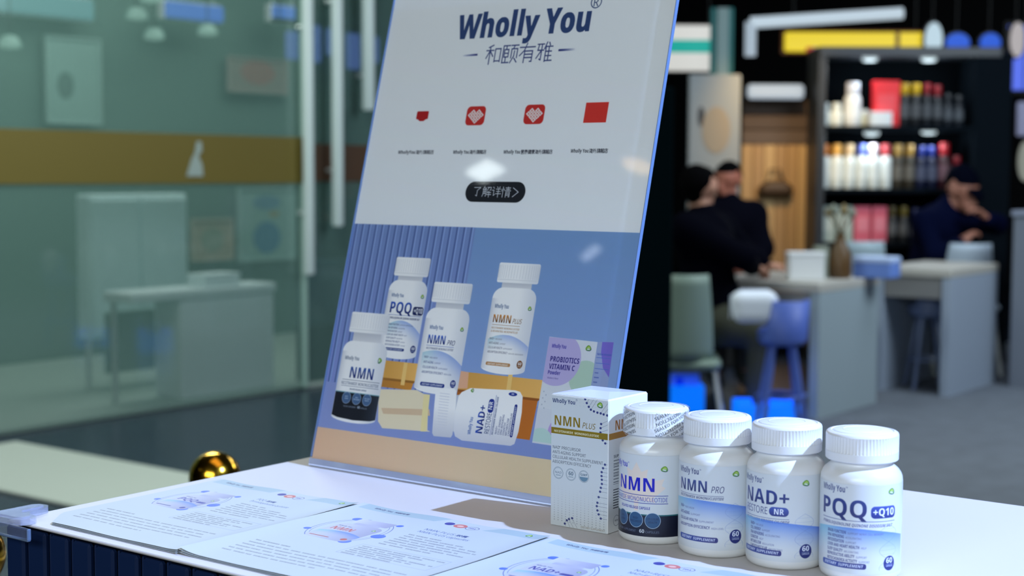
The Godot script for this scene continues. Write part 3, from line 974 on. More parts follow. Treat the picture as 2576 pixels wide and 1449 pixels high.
func pic_nad(im: Image):
	# the bottle that lies on its side, cap to the left
	var edge := Color(0.84, 0.85, 0.9)
	var mid := Color(1.0, 1.0, 1.0)
	fill(im, [PackedVector2Array([P(170, 412), P(182, 410), P(184, 446), P(174, 446)])], Color(0.78, 0.8, 0.86))
	var body := PackedVector2Array()
	for q in [[180, 408], [190, 403.2], [243, 400.6], [249, 401.6], [252.6, 405.5], [254.6, 420], [254.4, 438], [252, 449.4], [248, 451.6], [190, 453], [181, 450], [177.6, 444], [176, 428], [177, 412]]:
		body.append(P(q[0], q[1]))
	fill(im, [body], mid, edge, P(0, 425), P(0, 455))
	var cp := PackedVector2Array()
	for q in [[149, 406.6], [170, 405.6], [173.6, 407.5], [175.6, 420], [177.6, 449], [176, 451.8], [155, 452.6], [152.4, 450], [149.6, 428], [147.6, 409]]:
		cp.append(P(q[0], q[1]))
	fill(im, [cp], mid, edge.darkened(0.04), P(0, 424), P(0, 455))
	for k in 14:
		var y := 411 + k * 2.7
		fill(im, [PackedVector2Array([P(153.5 + k * 0.25, y), P(166 + k * 0.2, y), P(166 + k * 0.2, y + 0.6), P(153.5 + k * 0.25, y + 0.6)])], Color(0.86, 0.87, 0.91))
	var b := Color(0.1, 0.2, 0.58)
	var up := -PI / 2
	text(im, "Wholly You", P(199, 446.4), 15, Color(0.3, 0.42, 0.7), true, 66, 0, up)
	text(im, "NAD+", P(212.4, 445), 32, Color(0.07, 0.13, 0.4), true, 110, 0, up, Color(0.15, 0.33, 0.75))
	text(im, "RESTORE", P(220.4, 444), 22, Color(0.22, 0.3, 0.5), false, 80, 0, up)
	fill(im, [round_rect(214.6 * 4, 411 * 4, 26, 52, 11)], b)
	text(im, "NR", P(219.6, 421.4), 18, Color.WHITE, true, 32, 0, up)
	block(im, 222 * 4, 407 * 4, 1.4, 150, b)
	text(im, "NICOTINAMIDE RIBOSIDE CHLORIDE", P(225.4, 444), 8, Color(0.3, 0.36, 0.55), true, 142, 0.15, up)
	var y := 443.0
	var i := 0
	for s in [["NAD+", 8], ["CELL ENERGY", 17], ["DNA REPAIRING", 19], ["COGNITIVE", 12], ["METABOLISM", 16], ["CARDIOVASCULAR", 21]]:
		text(im, s[0], P(229.4 + i * 3.0, y), 8, Color(0.22, 0.27, 0.48), false, s[1] * 4, 0, up)
		i += 1
	fill(im, [round_rect(245.2 * 4, 413.4 * 4, 13, 122, 6)], b.darkened(0.1))
	text(im, "DIETARY SUPPLEMENT", P(247.7, 442.6), 7, Color.WHITE, true, 108, 0.2, up)
	fill(im, [ellipse_pts(P(241, 404.4), 20, 7)], b)
	text(im, "60", P(239.4, 405), 6, Color.WHITE, true, 12)
	mark(im, P(192.8, 405.2), 7, -PI / 2, 1.0)

func pic_powder(im: Image):
	fill(im, [PackedVector2Array([P(271.9, 348.2), P(326, 349.4), P(326.5, 415), P(296.5, 446), P(272, 445)])], Color(0.88, 0.9, 0.93))
	fill(im, [PackedVector2Array([P(271.8, 414), P(355, 414), P(355, 447), P(271.8, 446)])], Color(0.86, 0.88, 0.92))
	fill(im, [PackedVector2Array([P(326, 349.4), P(343.2, 348.1), P(345, 430), P(326.5, 445)])], Color(0.62, 0.68, 0.84))
	var clip := func(cx: float, cy: float, r: float, c: Color):
		var p := PackedVector2Array()
		for q in ellipse_pts(Vector2(cx, cy), r, r * 0.95, 48):
			p.append(P(clampf(q.x, 272, 326.2), clampf(q.y, 348.6, 444.6)))
		fill(im, [p], c)
	clip.call(318, 383, 17, Color(0.74, 0.85, 0.78))
	clip.call(285, 368, 26, Color(0.76, 0.72, 0.9))
	clip.call(303, 434, 16, Color(0.76, 0.66, 0.88))
	clip.call(280, 446, 15, Color(0.76, 0.88, 0.86))
	fill(im, [PackedVector2Array([P(331, 349), P(343.2, 348.4), P(344, 380), P(336, 372), P(331.4, 358)])], Color(0.5, 0.44, 0.82))
	text(im, "Wholly You", P(276.3, 358), 14, Color(0.25, 0.22, 0.66), true, 66)
	mark(im, P(317.4, 356.0), 10, 0.0, 1.2)
	text(im, "PROBIOTICS", P(276.6, 370.6), 19, Color(0.16, 0.13, 0.5), true, 132)
	text(im, "VITAMIN C", P(276.8, 377.4), 19, Color(0.16, 0.13, 0.5), true, 116)
	text(im, "Powder", P(276.4, 382.4), 14, Color(0.22, 0.2, 0.6), true, 57)
	text(im, "Blueberry flavor", P(277, 386.4), 5.5, Color(0.3, 0.28, 0.6), false, 50)
	text(im, "Nutrition information", P(327.6, 361), 8, Color(0.3, 0.4, 0.75), true, 62)
	for k in 3:
		block(im, 327.4 * 4, (363 + k * 5) * 4, 60, 2, Color(0.34, 0.46, 0.8))
	for k in 7:
		block(im, 328 * 4, (376.5 + k * 4.2) * 4, 16 + (k * 5) % 9, 4, Color(0.4, 0.48, 0.74))
	for k in 6:
		block(im, (275 + (k % 2) * 3) * 4, (398 + k * 3) * 4, 5, 5, Color(0.7, 0.74, 0.8))

# ===================================================================== carton
func build_carton():
	var w := 0.0587
	var h := 0.1127
	var d := 0.0605
	var o := thing("supplement_carton", "tall white and gold capsule carton in clear film beside the sign", "carton", Vector3(0.37869, TOP, -0.27483))
	var k := 14.0
	var im := canvas(int(58.7 * k), int(112.7 * k), Color(0.83, 0.85, 0.865))
	var navy := Color(0.2, 0.26, 0.45)
	var gold := Color(0.6, 0.5, 0.16)
	# faint dot rows
	for r in 15:
		for c in 14:
			var t := r / 14.0
			fill(im, [ellipse_pts(Vector2(4.2 + c * 3.9, 78.5 + r * 2.05 + c * 0.12) * k, (0.22 + 0.3 * t) * k, (0.25 + 0.32 * t) * k, 10)], Color(0.6, 0.63, 0.66, 0.3 + 0.5 * t))
	for r in 3:
		for c in 9:
			fill(im, [ellipse_pts(Vector2(22 + c * 3.9, 2.0 + r * 2.5) * k, 0.3 * k, 0.3 * k, 8)], Color(0.65, 0.68, 0.72, 0.5))
	text(im, "Wholly You", Vector2(1.6, 6.6) * k, 3.5 * k, navy, true, 23.6 * k)
	ring(im, Vector2(26.4, 2.6) * k, 0.8 * k, 0.22 * k, navy)
	# the chain of beads
	for q in [[35.1, 1.0, 37.5, -3.0], [36.7, 4.1, 39.6, -0.2], [38.8, 7.1, 44.0, 0.0], [40.9, 9.3, 47.6, 0.0], [44.0, 10.4, 0, 0], [47.5, 11.1, 0, 0], [50.8, 11.4, 57.6, 2.6], [53.7, 12.0, 58.6, 6.6], [57.3, 12.5, 0, 0], [51.3, 20.3, 58.6, 16.6], [50.8, 23.8, 58.6, 20.0], [50.7, 27.5, 58.6, 24.2], [53.0, 33.8, 0, 0], [55.6, 36.1, 58.6, 36.0], [55.5, 54.0, 58.6, 54.0], [53.6, 57.2, 58.6, 57.2], [52.3, 60.7, 58.6, 60.9], [52.2, 64.0, 58.6, 64.2], [52.5, 67.1, 58.6, 67.3], [52.6, 70.6, 58.6, 70.8], [51.6, 74.0, 58.6, 74.2], [50.9, 77.4, 58.6, 77.6], [49.5, 82.2, 58.6, 82.4], [48.3, 87.1, 58.6, 87.3], [47.7, 90.1, 58.6, 90.3], [48.4, 93.6, 58.6, 93.8], [49.6, 96.8, 58.6, 97.0], [51.8, 100.0, 58.6, 100.1], [15.2, 109.6, 16.2, 111.5], [17.3, 106.5, 20.4, 111.9], [19.5, 105.1, 24.0, 111.9], [22.7, 103.9, 28.0, 111.9]]:
		if q[2] > 0:
			stroke(im, PackedVector2Array([Vector2(q[0], q[1]) * k, Vector2(q[2], q[3]) * k]), 0.22 * k, Color(0.4, 0.43, 0.52))
		fill(im, [ellipse_pts(Vector2(q[0], q[1]) * k, 1.15 * k, 1.0 * k, 16)], Color(0.25, 0.28, 0.5))
	mark(im, Vector2(50.2, 4.9) * k, 2.3 * k, 0.3, 1.2)
	text(im, "NMN", Vector2(2.9, 25.7) * k, 8.2 * k, gold.darkened(0.06), true, 28.2 * k)
	text(im, "PLUS", Vector2(31.9, 25.7) * k, 4.8 * k, gold.darkened(0.15), false, 13.4 * k, 0.2)
	block(im, 0, 27.9 * k, 58.7 * k, 5.3 * k, Color(0.55, 0.46, 0.12))
	text(im, "NICOTINAMIDE  MONONUCLEOTIDE", Vector2(3.3, 31.8) * k, 1.9 * k, Color(0.92, 0.9, 0.76), true, 46.0 * k)
	var tx := Color(0.3, 0.32, 0.36)
	text(im, "NAD  PRECURSOR", Vector2(1.9, 46.2) * k, 2.6 * k, tx, false, 29.0 * k)
	text(im, "+", Vector2(8.6, 44.8) * k, 1.6 * k, tx, true, 1.6 * k)
	text(im, "ANTI-AGING SUPPORT", Vector2(1.9, 50.3) * k, 2.6 * k, tx, false, 34.4 * k)
	text(im, "CELLULAR HEALTH SUPPLEMENT", Vector2(1.9, 54.4) * k, 2.6 * k, tx, false, 51.7 * k)
	text(im, "ABSORPTION EFFICIENCY", Vector2(1.9, 58.5) * k, 2.6 * k, tx, false, 39.8 * k)
	for q in [[8.0, "NAD", 7.0], [21.1, "60", 5.2], [34.3, "GMP", 7.0]]:
		var c := Vector2(q[0], 66.7) * k
		ring(im, c, 5.2 * k, 0.3 * k, Color(0.45, 0.52, 0.58))
		ring(im, c, 4.5 * k, 0.25 * k, Color(0.45, 0.52, 0.58))
		if q[1] == "GMP":
			var half := PackedVector2Array()
			for i in 19:
				var a := 0.12 + (PI - 0.24) * i / 18.0
				half.append(c + Vector2(cos(a) * 4.2, sin(a) * 4.2) * k)
			fill(im, [half], Color(0.42, 0.55, 0.64))
		text(im, q[1], c + Vector2(-q[2] / 2.0, 0.6 if q[1] != "GMP" else -0.4) * k, (2.0 if q[1] != "60" else 3.2) * k, Color(0.36, 0.45, 0.52), q[1] != "NAD", q[2] * k)
		if q[1] != "GMP":
			block(im, c.x - 2.6 * k, c.y + 1.6 * k, 5.2 * k, 0.8 * k, Color(0.6, 0.66, 0.7))
	text(im, "DIETARY SUPPLEMENT", Vector2(31.6, 111.0) * k, 1.8 * k, Color(0.55, 0.5, 0.42), false, 24.6 * k)
	var k2 := 10.0
	var im2 := canvas(605, 1127, Color(0.93, 0.935, 0.94))
	text(im2, "NMN", Vector2(9.2, 26.4) * k2, 8.4 * k2, Color(0.72, 0.47, 0.22), true, 29 * k2)
	text(im2, "PLUS", Vector2(39, 26.4) * k2, 5 * k2, Color(0.62, 0.42, 0.22), false, 13 * k2, 0.2)
	fill(im2, [PackedVector2Array([Vector2(0, 28.2) * k2, Vector2(60.5, 28.2) * k2, Vector2(60.5, 33.5) * k2, Vector2(0, 33.5) * k2])], Color(0.74, 0.54, 0.22), Color(0.68, 0.44, 0.18), Vector2(0, 0), Vector2(500, 0))
	text(im2, "SUPPLEMENT FACTS", Vector2(8, 49.4) * k2, 2.4 * k2, tx, true, 40 * k2)
	for r in 8:
		block(im2, 80, (51.5 + r * 2.6) * k2, 200 + (r * 53) % 170, 7, Color(0.45, 0.47, 0.5))
	for r in 3:
		block(im2, 78, (55.5 + r * 8.0) * k2, 430, 3, tx)
	for r in 8:
		block(im2, 78, (76 + r * 2.2) * k2, 330 + (r * 71) % 110, 9, Color(0.36, 0.37, 0.4))
	ring(im2, Vector2(13, 103) * k2, 46, 4, Color(0.5, 0.52, 0.56))
	text(im2, "NON", Vector2(10.4, 103.6) * k2, 16, Color(0.5, 0.52, 0.56), true, 52)
	# box body: front and right carry print
	var plain := begin()
	add_box(plain, Vector3(w, h - 0.0004, d), 0.0006, Vector3(w / 2, h / 2, -d / 2))
	part("box_body", done(plain), mat(Color(0.94, 0.945, 0.95), 0.3), o)
	var st := begin()
	quad_uv(st, Vector3(0.0005, h - 0.0006, 0.00012), Vector3(w - 0.0006, h - 0.0006, 0.00012), Vector3(w - 0.0006, 0.0006, 0.00012), Vector3(0.0005, 0.0006, 0.00012), Vector2(0.008, 0.004), Vector2(0.99, 0.995), Vector3(0, 0, 1))
	var f := part("front_face", done(st), printed(im, 0.26), o)
	f.set_meta("label", "printed front with gold lettering and band")
	st = begin()
	quad_uv(st, Vector3(w + 0.00012, h - 0.0006, -0.0006), Vector3(w + 0.00012, h - 0.0006, -d + 0.0006), Vector3(w + 0.00012, 0.0006, -d + 0.0006), Vector3(w + 0.00012, 0.0006, -0.0006), Vector2(0.01, 0.005), Vector2(0.99, 0.995), Vector3(1, 0, 0))
	part("side_face", done(st), printed(im2, 0.26), o)
	# the tucked lid and the folded film on top
	part("lid_flap", chamfer_box(Vector3(w - 0.0016, 0.0008, d - 0.001), 0.0003), mat(Color(0.94, 0.945, 0.95), 0.3), o, Vector3(w / 2, h + 0.0001, -d / 2))
	st = begin()
	var y := h + 0.0006
	var a0 := Vector3(0.001, y, -0.001)
	var b0 := Vector3(w - 0.001, y, -0.001)
	var c0 := Vector3(w - 0.001, y, -d + 0.001)
	var d0 := Vector3(0.001, y, -d + 0.001)
	var m0 := Vector3(w * 0.33, y + 0.0016, -d * 0.5)
	var m1 := Vector3(w * 0.67, y + 0.0016, -d * 0.5)
	tri(st, a0, d0, m0, Vector3.UP)
	tri(st, b0, c0, m1, Vector3.UP)
	quad(st, a0, b0, m1, m0, Vector3.UP)
	quad(st, d0, c0, m1, m0, Vector3.UP)
	part("film_fold", done(st), mat(Color(0.92, 0.93, 0.96), 0.2), o)

# ===================================================================== bottles
const BR := 0.03027
const LW := 190.2
const LTOP := 73.3
const LK := 8.0

func L(s: float, h: float) -> Vector2:       # arc millimetres right of the front, millimetres above the table
	return Vector2(s + LW / 2, LTOP - h) * LK

func ripple_cap(r: float, y0: float, y1: float, ribs: int, deep: float) -> ArrayMesh:
	# skirt with fine vertical ribs between y0 and y1
	var st := begin()
	st.set_smooth_group(0)
	var n := ribs * 6
	var rows := [[y0, 0.0], [y0 + 0.0006, 1.0], [y1 - 0.0006, 1.0], [y1, 0.0]]
	var at := func(i: int, q: Array) -> Vector3:
		var a := TAU * i / n
		var rr: float = r - q[1] * deep * (0.5 - 0.5 * cos(a * ribs))
		return Vector3(sin(a) * rr, q[0], cos(a) * rr)
	for j in 3:
		for i in n:
			var p0: Vector3 = at.call(i, rows[j])
			quad(st, p0, at.call(i + 1, rows[j]), at.call(i + 1, rows[j + 1]), at.call(i, rows[j + 1]), Vector3(p0.x, 0, p0.z))
	return done(st)

func label_base() -> Image:
	return canvas(int(LW * LK), int(66.3 * LK), Color(0.84, 0.855, 0.87))

func label_common(im: Image, ws: float, wr: float, wh: float, ms: float, mh: float, ink: Color):
	text(im, "Wholly You", L(ws, wh), 4.6 * LK, ink, true, (wr - ws) * LK)
	text(im, "TM", L(wr + 0.3, wh + 3.4), 1.0 * LK, ink, false, 1.4 * LK)
	mark(im, L(ms, mh), 2.2 * LK, 0.25, 1.3)

func label_lower(im: Image, items: Array, ls: float, l0: float, step: float, bar0: float, bar1: float, barh: float, cs: float, ch: float, sw0: Array):
	var ink := Color(0.24, 0.26, 0.5)
	swoosh(im, LW / 2 + sw0[0], LW / 2 + sw0[1], LTOP - sw0[2], LTOP - sw0[3], LTOP - sw0[4], 24.0, LK, 0.82)
	# faint double helix at the right
	var pts := PackedVector2Array()
	var pts2 := PackedVector2Array()
	for i in 33:
		var t := i / 32.0
		pts.append(L(cs - 1 + sin(t * 8.2) * 8.0, 44 - t * 34.0))
		pts2.append(L(cs - 1 - sin(t * 8.2) * 8.0, 44 - t * 34.0))
		if i % 3 == 0:
			stroke(im, PackedVector2Array([pts[i], pts2[i]]), 0.22 * LK, Color(0.5, 0.58, 0.78, 0.4))
	stroke(im, pts, 0.32 * LK, Color(0.46, 0.54, 0.76, 0.45))
	stroke(im, pts2, 0.32 * LK, Color(0.46, 0.54, 0.76, 0.35))
	for i in items.size():
		var q: Array = items[i]
		var y := l0 - i * step
		text(im, q[0], L(ls, y - 1.1), 2.3 * LK, ink, true, q[1] * LK)
		text(im, q[2], L(ls + q[1] + 0.9, y - 1.1), 1.5 * LK, ink.lightened(0.2), false, q[3] * LK, 0.1)
	fill(im, [round_rect(L(bar0, 0).x, L(0, barh + 2.1).y, (bar1 - bar0) * LK, 4.2 * LK, 1.6 * LK)], Color(0.26, 0.36, 0.66), Color(0.2, 0.2, 0.46), L(bar0, barh), L(bar1, barh))
	text(im, "DIETARY  SUPPLEMENT", L(bar0 + 2.6, barh - 1.0), 2.1 * LK, Color(0.85, 0.88, 0.96), true, (bar1 - bar0 - 5) * LK, 0.2)
	fill(im, [ellipse_pts(L(cs, ch), 5.3 * LK, 5.5 * LK)], Color(0.13, 0.17, 0.45))
	text(im, "60", L(cs - 3.2, ch + 0.2), 3.9 * LK, Color(0.93, 0.95, 1.0), true, 6.4 * LK)
	block(im, L(cs - 3.4, 0).x, L(0, ch - 0.6).y, 6.8 * LK, 0.25 * LK, Color(0.6, 0.66, 0.85))
	text(im, "CAPSULES", L(cs - 3.2, ch - 2.6), 1.3 * LK, Color(0.85, 0.88, 0.96), true, 6.4 * LK)

func label_pqq() -> Image:
	var im := label_base()
	var ink := Color(0.22, 0.26, 0.48)
	label_common(im, -21.2, 1.1, 67.0, 37.0, 68.0, ink)
	var deep := Color(0.17, 0.2, 0.42)
	text(im, "PQQ", L(-22.3, 49.2), 12.8 * LK, deep, true, 40.4 * LK, 0, 0, Color(0.2, 0.26, 0.52))
	fill(im, [round_rect(L(20.0, 0).x, L(0, 57.8).y, 21.0 * LK, 9.0 * LK, 3 * LK)], Color(0.26, 0.34, 0.68), Color(0.16, 0.2, 0.48), L(0, 58), L(0, 49))
	text(im, "+Q10", L(21.4, 50.9), 5.4 * LK, Color(0.93, 0.95, 1.0), true, 18.4 * LK)
	block(im, L(-20.7, 0).x, L(0, 46.7).y, 61.5 * LK, 0.45 * LK, Color(0.36, 0.4, 0.58))
	text(im, "PYRROLOQUINOLINE QUINONE DISODIUM SALT", L(-20.4, 42.3), 2.2 * LK, Color(0.3, 0.32, 0.52), true, 58.4 * LK, 0.2)
	label_lower(im, [["BRAIN FUNCTION", 16.5, "SUPPORT NERVE CELL MEMORY", 27], ["DNA REPAIRING", 15, "ACCELERATING", 12], ["ANTIOXIDATION", 15, "SUPPORT", 8], ["LIVER AND HEART HEALTH", 26.5, "HELP", 4], ["SLEEP QUALITY", 14, "MELIORATING", 11], ["REPRODUCTIVE ABILITY", 23, "SUPPORT", 8], ["MITOCHONDRIA ACTIVITY", 25, "SUPPORT", 8]], -14.2, 37.4, 3.45, -20.0, 17.4, 13.0, 36.1, 14.9, [-29, 52, 38.0, 41.0, 34.0])
	return im

func label_nad() -> Image:
	var im := label_base()
	var ink := Color(0.22, 0.26, 0.48)
	label_common(im, -28.0, -5.4, 65.8, 29.9, 67.2, ink)
	text(im, "NAD+", L(-25.2, 50.3), 10.8 * LK, Color(0.17, 0.2, 0.42), true, 42.6 * LK, 0, 0, Color(0.22, 0.28, 0.56))
	text(im, "RESTORE", L(-24.2, 42.5), 5.4 * LK, Color(0.3, 0.33, 0.52), false, 24.6 * LK)
	fill(im, [round_rect(L(1.4, 0).x, L(0, 48.8).y, 15.2 * LK, 7.0 * LK, 3.4 * LK)], Color(0.28, 0.36, 0.68), Color(0.18, 0.22, 0.5), L(0, 48), L(0, 42))
	text(im, "NR", L(5.0, 43.2), 4.3 * LK, Color(0.93, 0.95, 1.0), true, 8.0 * LK)
	block(im, L(-24, 0).x, L(0, 39.9).y, 41 * LK, 0.4 * LK, Color(0.36, 0.4, 0.58))
	text(im, "NICOTINAMIDE RIBOSIDE CHLORIDE", L(-24, 36.4), 2.1 * LK, Color(0.3, 0.32, 0.52), true, 41 * LK, 0.2)
	label_lower(im, [["NAD+", 5.6, "PRECURSOR", 7], ["CELL ENERGY", 11.5, "SUPPORT", 7], ["DNA REPAIRING", 14.5, "ACCELERATING", 12], ["COGNITIVE", 9, "HELP", 4], ["METABOLISM", 12, "REGULATION", 10], ["CARDIOVASCULAR", 17.5, "PROTECTING", 11]], -17.0, 33.6, 3.45, -26.0, 11.6, 13.5, 30.5, 15.2, [-38, 50, 36.0, 37.6, 31.0])
	return im

func label_pro() -> Image:
	var im := label_base()
	var ink := Color(0.24, 0.27, 0.46)
	label_common(im, -21.0, 1.2, 65.8, 31.1, 67.0, ink)
	text(im, "NMN", L(-20.6, 52.2), 9.0 * LK, Color(0.18, 0.21, 0.4), true, 29.6 * LK, 0, 0, Color(0.26, 0.32, 0.56))
	text(im, "PRO", L(10.6, 52.4), 5.0 * LK, Color(0.26, 0.28, 0.45), false, 10.6 * LK, 0.2)
	block(im, L(-20, 0).x, L(0, 49.9).y, 41 * LK, 0.4 * LK, Color(0.4, 0.43, 0.56))
	text(im, "NICOTINAMIDE MONONUCLEOTIDE", L(-20, 46.7), 2.1 * LK, Color(0.28, 0.3, 0.46), true, 41 * LK, 0.2)
	label_lower(im, [["NAD+", 5.6, "PRECURSOR", 10], ["ANTI-AGING", 12, "SUPPORT", 9], ["CELLULAR HEALTH", 20, "SUPPLEMENT", 12], ["ABSORPTION EFFICIENCY", 30, "HIGH-LEVEL", 10]], -19.4, 39.0, 4.8, -19.6, 17.1, 15.0, 31.4, 17.8, [-33, 50, 43.5, 45.6, 38.0])
	return im

func label_nmn() -> Image:
	var im := label_base()
	var ink := Color(0.1, 0.1, 0.72)
	# pale maple leaf
	var leaf := PackedVector2Array()
	var half := [[0, 22], [4, 14.5], [9, 17], [7.5, 6], [13, 11], [14.5, 8], [21, 9.5], [19, 4], [22, 2], [13, -6], [14.5, -9.5], [2, -8], [1.6, -17]]
	for q in half:
		leaf.append(L(0.4 + q[0] * 1.12, 45 + q[1] * 1.02))
	for i in half.size():
		var q: Array = half[half.size() - 1 - i]
		leaf.append(L(0.4 - q[0] * 1.12, 45 + q[1] * 1.02))
	fill(im, [leaf], Color(0.91, 0.85, 0.8))
	label_common(im, -32.0, -8.9, 62.2, 24.0, 62.4, ink)
	text(im, "NMN", L(-21.0, 44.0), 10.9 * LK, Color(0.04, 0.05, 0.72), true, 38.4 * LK)
	block(im, L(-28, 0).x, L(0, 41.0).y, 55.2 * LK, 0.5 * LK, Color(0.2, 0.22, 0.6))
	text(im, "NICOTINAMIDE MONONUCLEOTIDE", L(-38, 35.7), 3.5 * LK, Color(0.22, 0.24, 0.66), false, 65 * LK)
	block(im, L(-28, 0).x, L(0, 34.6).y, 55.2 * LK, 0.5 * LK, Color(0.2, 0.22, 0.6))
	text(im, "DELAYED RELEASE CAPSULE", L(-17, 29.2), 2.2 * LK, Color(0.18, 0.2, 0.62), true, 29.6 * LK)
	block(im, 0, L(0, 25.1).y, LW * LK, 30 * LK, Color(0.055, 0.075, 0.17))
	block(im, 0, L(0, 25.3).y, LW * LK, 1.0 * LK, Color(0.16, 0.42, 0.44))
	for s in [-14.8, 0.1, 14.7]:
		fill(im, [ellipse_pts(L(s, 20.4), 6.6 * LK, 6.5 * LK)], Color(0.7, 0.78, 0.86))
		fill(im, [ellipse_pts(L(s, 20.4), 6.2 * LK, 6.1 * LK)], Color(0.17, 0.33, 0.5))
	var t := Color(0.09, 0.2, 0.36)
	text(im, "ANTI-", L(-17.4, 20.9), 1.8 * LK, t, true, 5.6 * LK)
	text(im, "AGING", L(-17.6, 18.2), 1.8 * LK, t, true, 6.0 * LK)
	text(im, "NAD+", L(-2.6, 20.9), 1.8 * LK, t, true, 5.4 * LK)
	text(im, "PRECURSOR", L(-5.2, 18.2), 1.8 * LK, t, true, 10.6 * LK)
	text(im, "CELLULAR", L(9.8, 20.9), 1.8 * LK, t, true, 9.8 * LK)
	text(im, "HEALTH", L(11.2, 18.2), 1.8 * LK, t, true, 7.2 * LK)
	text(im, "DIETARY SUPPLEMENT  ·", L(-22, 10.1), 1.8 * LK, Color(0.5, 0.55, 0.65), false, 24 * LK)
	text(im, "60", L(3.4, 10.0), 2.9 * LK, Color(0.85, 0.88, 0.92), true, 4.6 * LK)
	text(im, "CAPSULES", L(8.8, 10.1), 1.8 * LK, Color(0.5, 0.55, 0.65), false, 11.4 * LK)
	return im

func build_bottles():
	var spots := [[0.4725, 0.29264], [0.53361, 0.28603], [0.5935, 0.28783], [0.6545, 0.29039]]
	var images := [label_nmn(), label_pro(), label_nad(), label_pqq()]
	var labels := ["white capsule bottle with dark lower label and lettered film over its cap, beside carton", "white capsule bottle with blue wave label, second in the row counted from the carton", "white capsule bottle with blue wave label, third in the row counted from the carton", "white capsule bottle with blue wave label, frontmost and rightmost of the row"]
	var prof := [Vector2(0.0, 0.0006), Vector2(0.024, 0.0006), Vector2(0.0252, 0.0), Vector2(0.0272, 0.0004), Vector2(0.0291, 0.002), Vector2(0.03, 0.0044), Vector2(0.0301, 0.0066), Vector2(0.03015, 0.0735), Vector2(0.0299, 0.0762), Vector2(0.0289, 0.0788), Vector2(0.0272, 0.0812), Vector2(0.0252, 0.083), Vector2(0.0236, 0.0842), Vector2(0.0228, 0.0853), Vector2(0.0226, 0.0866), Vector2(0.0226, 0.0915), Vector2(0.0, 0.0915)]
	var body := lathe(prof, 96)
	var ribbed := ripple_cap(0.02685, 0.0946, 0.1068, 66, 0.00055)
	var skirt := lathe([Vector2(0.0, 0.0882), Vector2(0.0262, 0.0882), Vector2(0.0268, 0.0888), Vector2(0.02695, 0.0946)], 96)
	var top := lathe([Vector2(0.02685, 0.1068), Vector2(0.0264, 0.1082), Vector2(0.0253, 0.10905), Vector2(0.0232, 0.1095), Vector2(0.0229, 0.1089), Vector2(0.0217, 0.1089), Vector2(0.0214, 0.1096)], 96)
	var disc := lathe([Vector2(0.0214, 0.1096), Vector2(0.0205, 0.1099), Vector2(0.0, 0.1099)], 64)
	var ringm := lathe([Vector2(0.0146, 0.1099), Vector2(0.0144, 0.11012), Vector2(0.0138, 0.11012), Vector2(0.0136, 0.1099)], 48)
	var lab := lathe([Vector2(0.0303, 0.0733), Vector2(0.0303, 0.007)], 120, -PI, PI, true)
	for i in 4:
		var o := thing("capsule_bottle", labels[i], "bottle", Vector3(spots[i][0], TOP, -spots[i][1]), 0.0)
		part("body", body, M.plastic, o)
		var lm := printed(images[i], 0.3)
		part("label", lab, lm, o).set_meta("label", ["label with a dark navy band and blue lettering", "label with a blue wave and slanted grey lettering", "label with a blue wave and a blue lozenge", "label with a blue wave and a dark blue plate"][i])
		var c := part("cap", ribbed, M.cap, o)
		part("cap_skirt", skirt, M.cap, c)
		part("cap_rim", top, M.cap, c)
		part("cap_disc", disc, M.cap, c)
		part("cap_ring", ringm, M.cap, c)
		if i == 0:
			var w := canvas(1400, 153, Color(0.9, 0.93, 0.96, 0.1))
			var d := Color(0.1, 0.11, 0.14)
			# slanting rows of lettering either side of a clear gap, every second one upside down
			var words := "SEALED FOR YOUR PROTECTION"
			var dir := Vector2(cos(-0.42), sin(-0.42))
			for r in 9:
				var y := 50.0 + (r - 2) * 78.0
				text(w, words, Vector2(816, y), 21, d, false, 480, 0.0, -0.42)
				text(w, words, Vector2(816, y + 18) + dir * 480.0, 21, d, false, 480, 0.0, PI - 0.42)
				text(w, words, Vector2(674, y - 190) - dir * 480.0, 21, d, false, 480, 0.0, -0.42)
				text(w, words, Vector2(674, y - 172), 21, d, false, 480, 0.0, PI - 0.42)
			var fm := mat(Color.WHITE, 0.12)
			fm.albedo_texture = tex(w)
			fm.transparency = BaseMaterial3D.TRANSPARENCY_ALPHA
			var film := lathe([Vector2(0.0276, 0.1075), Vector2(0.0276, 0.0886)], 96, -PI, PI, true)
			part("film_shoulder", lathe([Vector2(0.0264, 0.1095), Vector2(0.0274, 0.1088), Vector2(0.0276, 0.1075)], 96), M.clear, o)
			part("film_hem", lathe([Vector2(0.0276, 0.0886), Vector2(0.0262, 0.0866)], 96), M.clear, o)
			part("seal_film", film, fm, o).set_meta("label", "clear seal film with slanting black lettering")

# ===================================================================== flyers
func build_flyers():
	var names := ["PQQ", "NMN", "NAD+"]
	var spots := [[0.022, 0.012, 0.184, 0.210], [0.2065, 0.014, 0.2065, 0.214], [0.4155, 0.012, 0.2065, 0.214]]
	var labels := ["pile of leaflets at the counter corner beside the clear protector", "pile of leaflets with red lettering on the pictured bottle, middle of the three piles", "pile of leaflets in front of the carton and bottles, cut off by the frame"]
	for i in 3:
		var s: Array = spots[i]
		var o := thing("leaflet_pile", labels[i], "leaflets", Vector3(s[0], TOP, -s[1]))
		var img := flyer_image(i)
		var base: float = 0.0003
		for k in 3:
			var y: float = base + k * 0.0008
			var sh := sheet_mesh(s[2], s[3], i, k)
			var m: Material = printed(img, 0.5) if k == 2 else M.paper
			part("top_sheet" if k == 2 else "lower_sheet", sh, m, o, Vector3((2 - k) * 0.0005, y, (2 - k) * 0.0008))

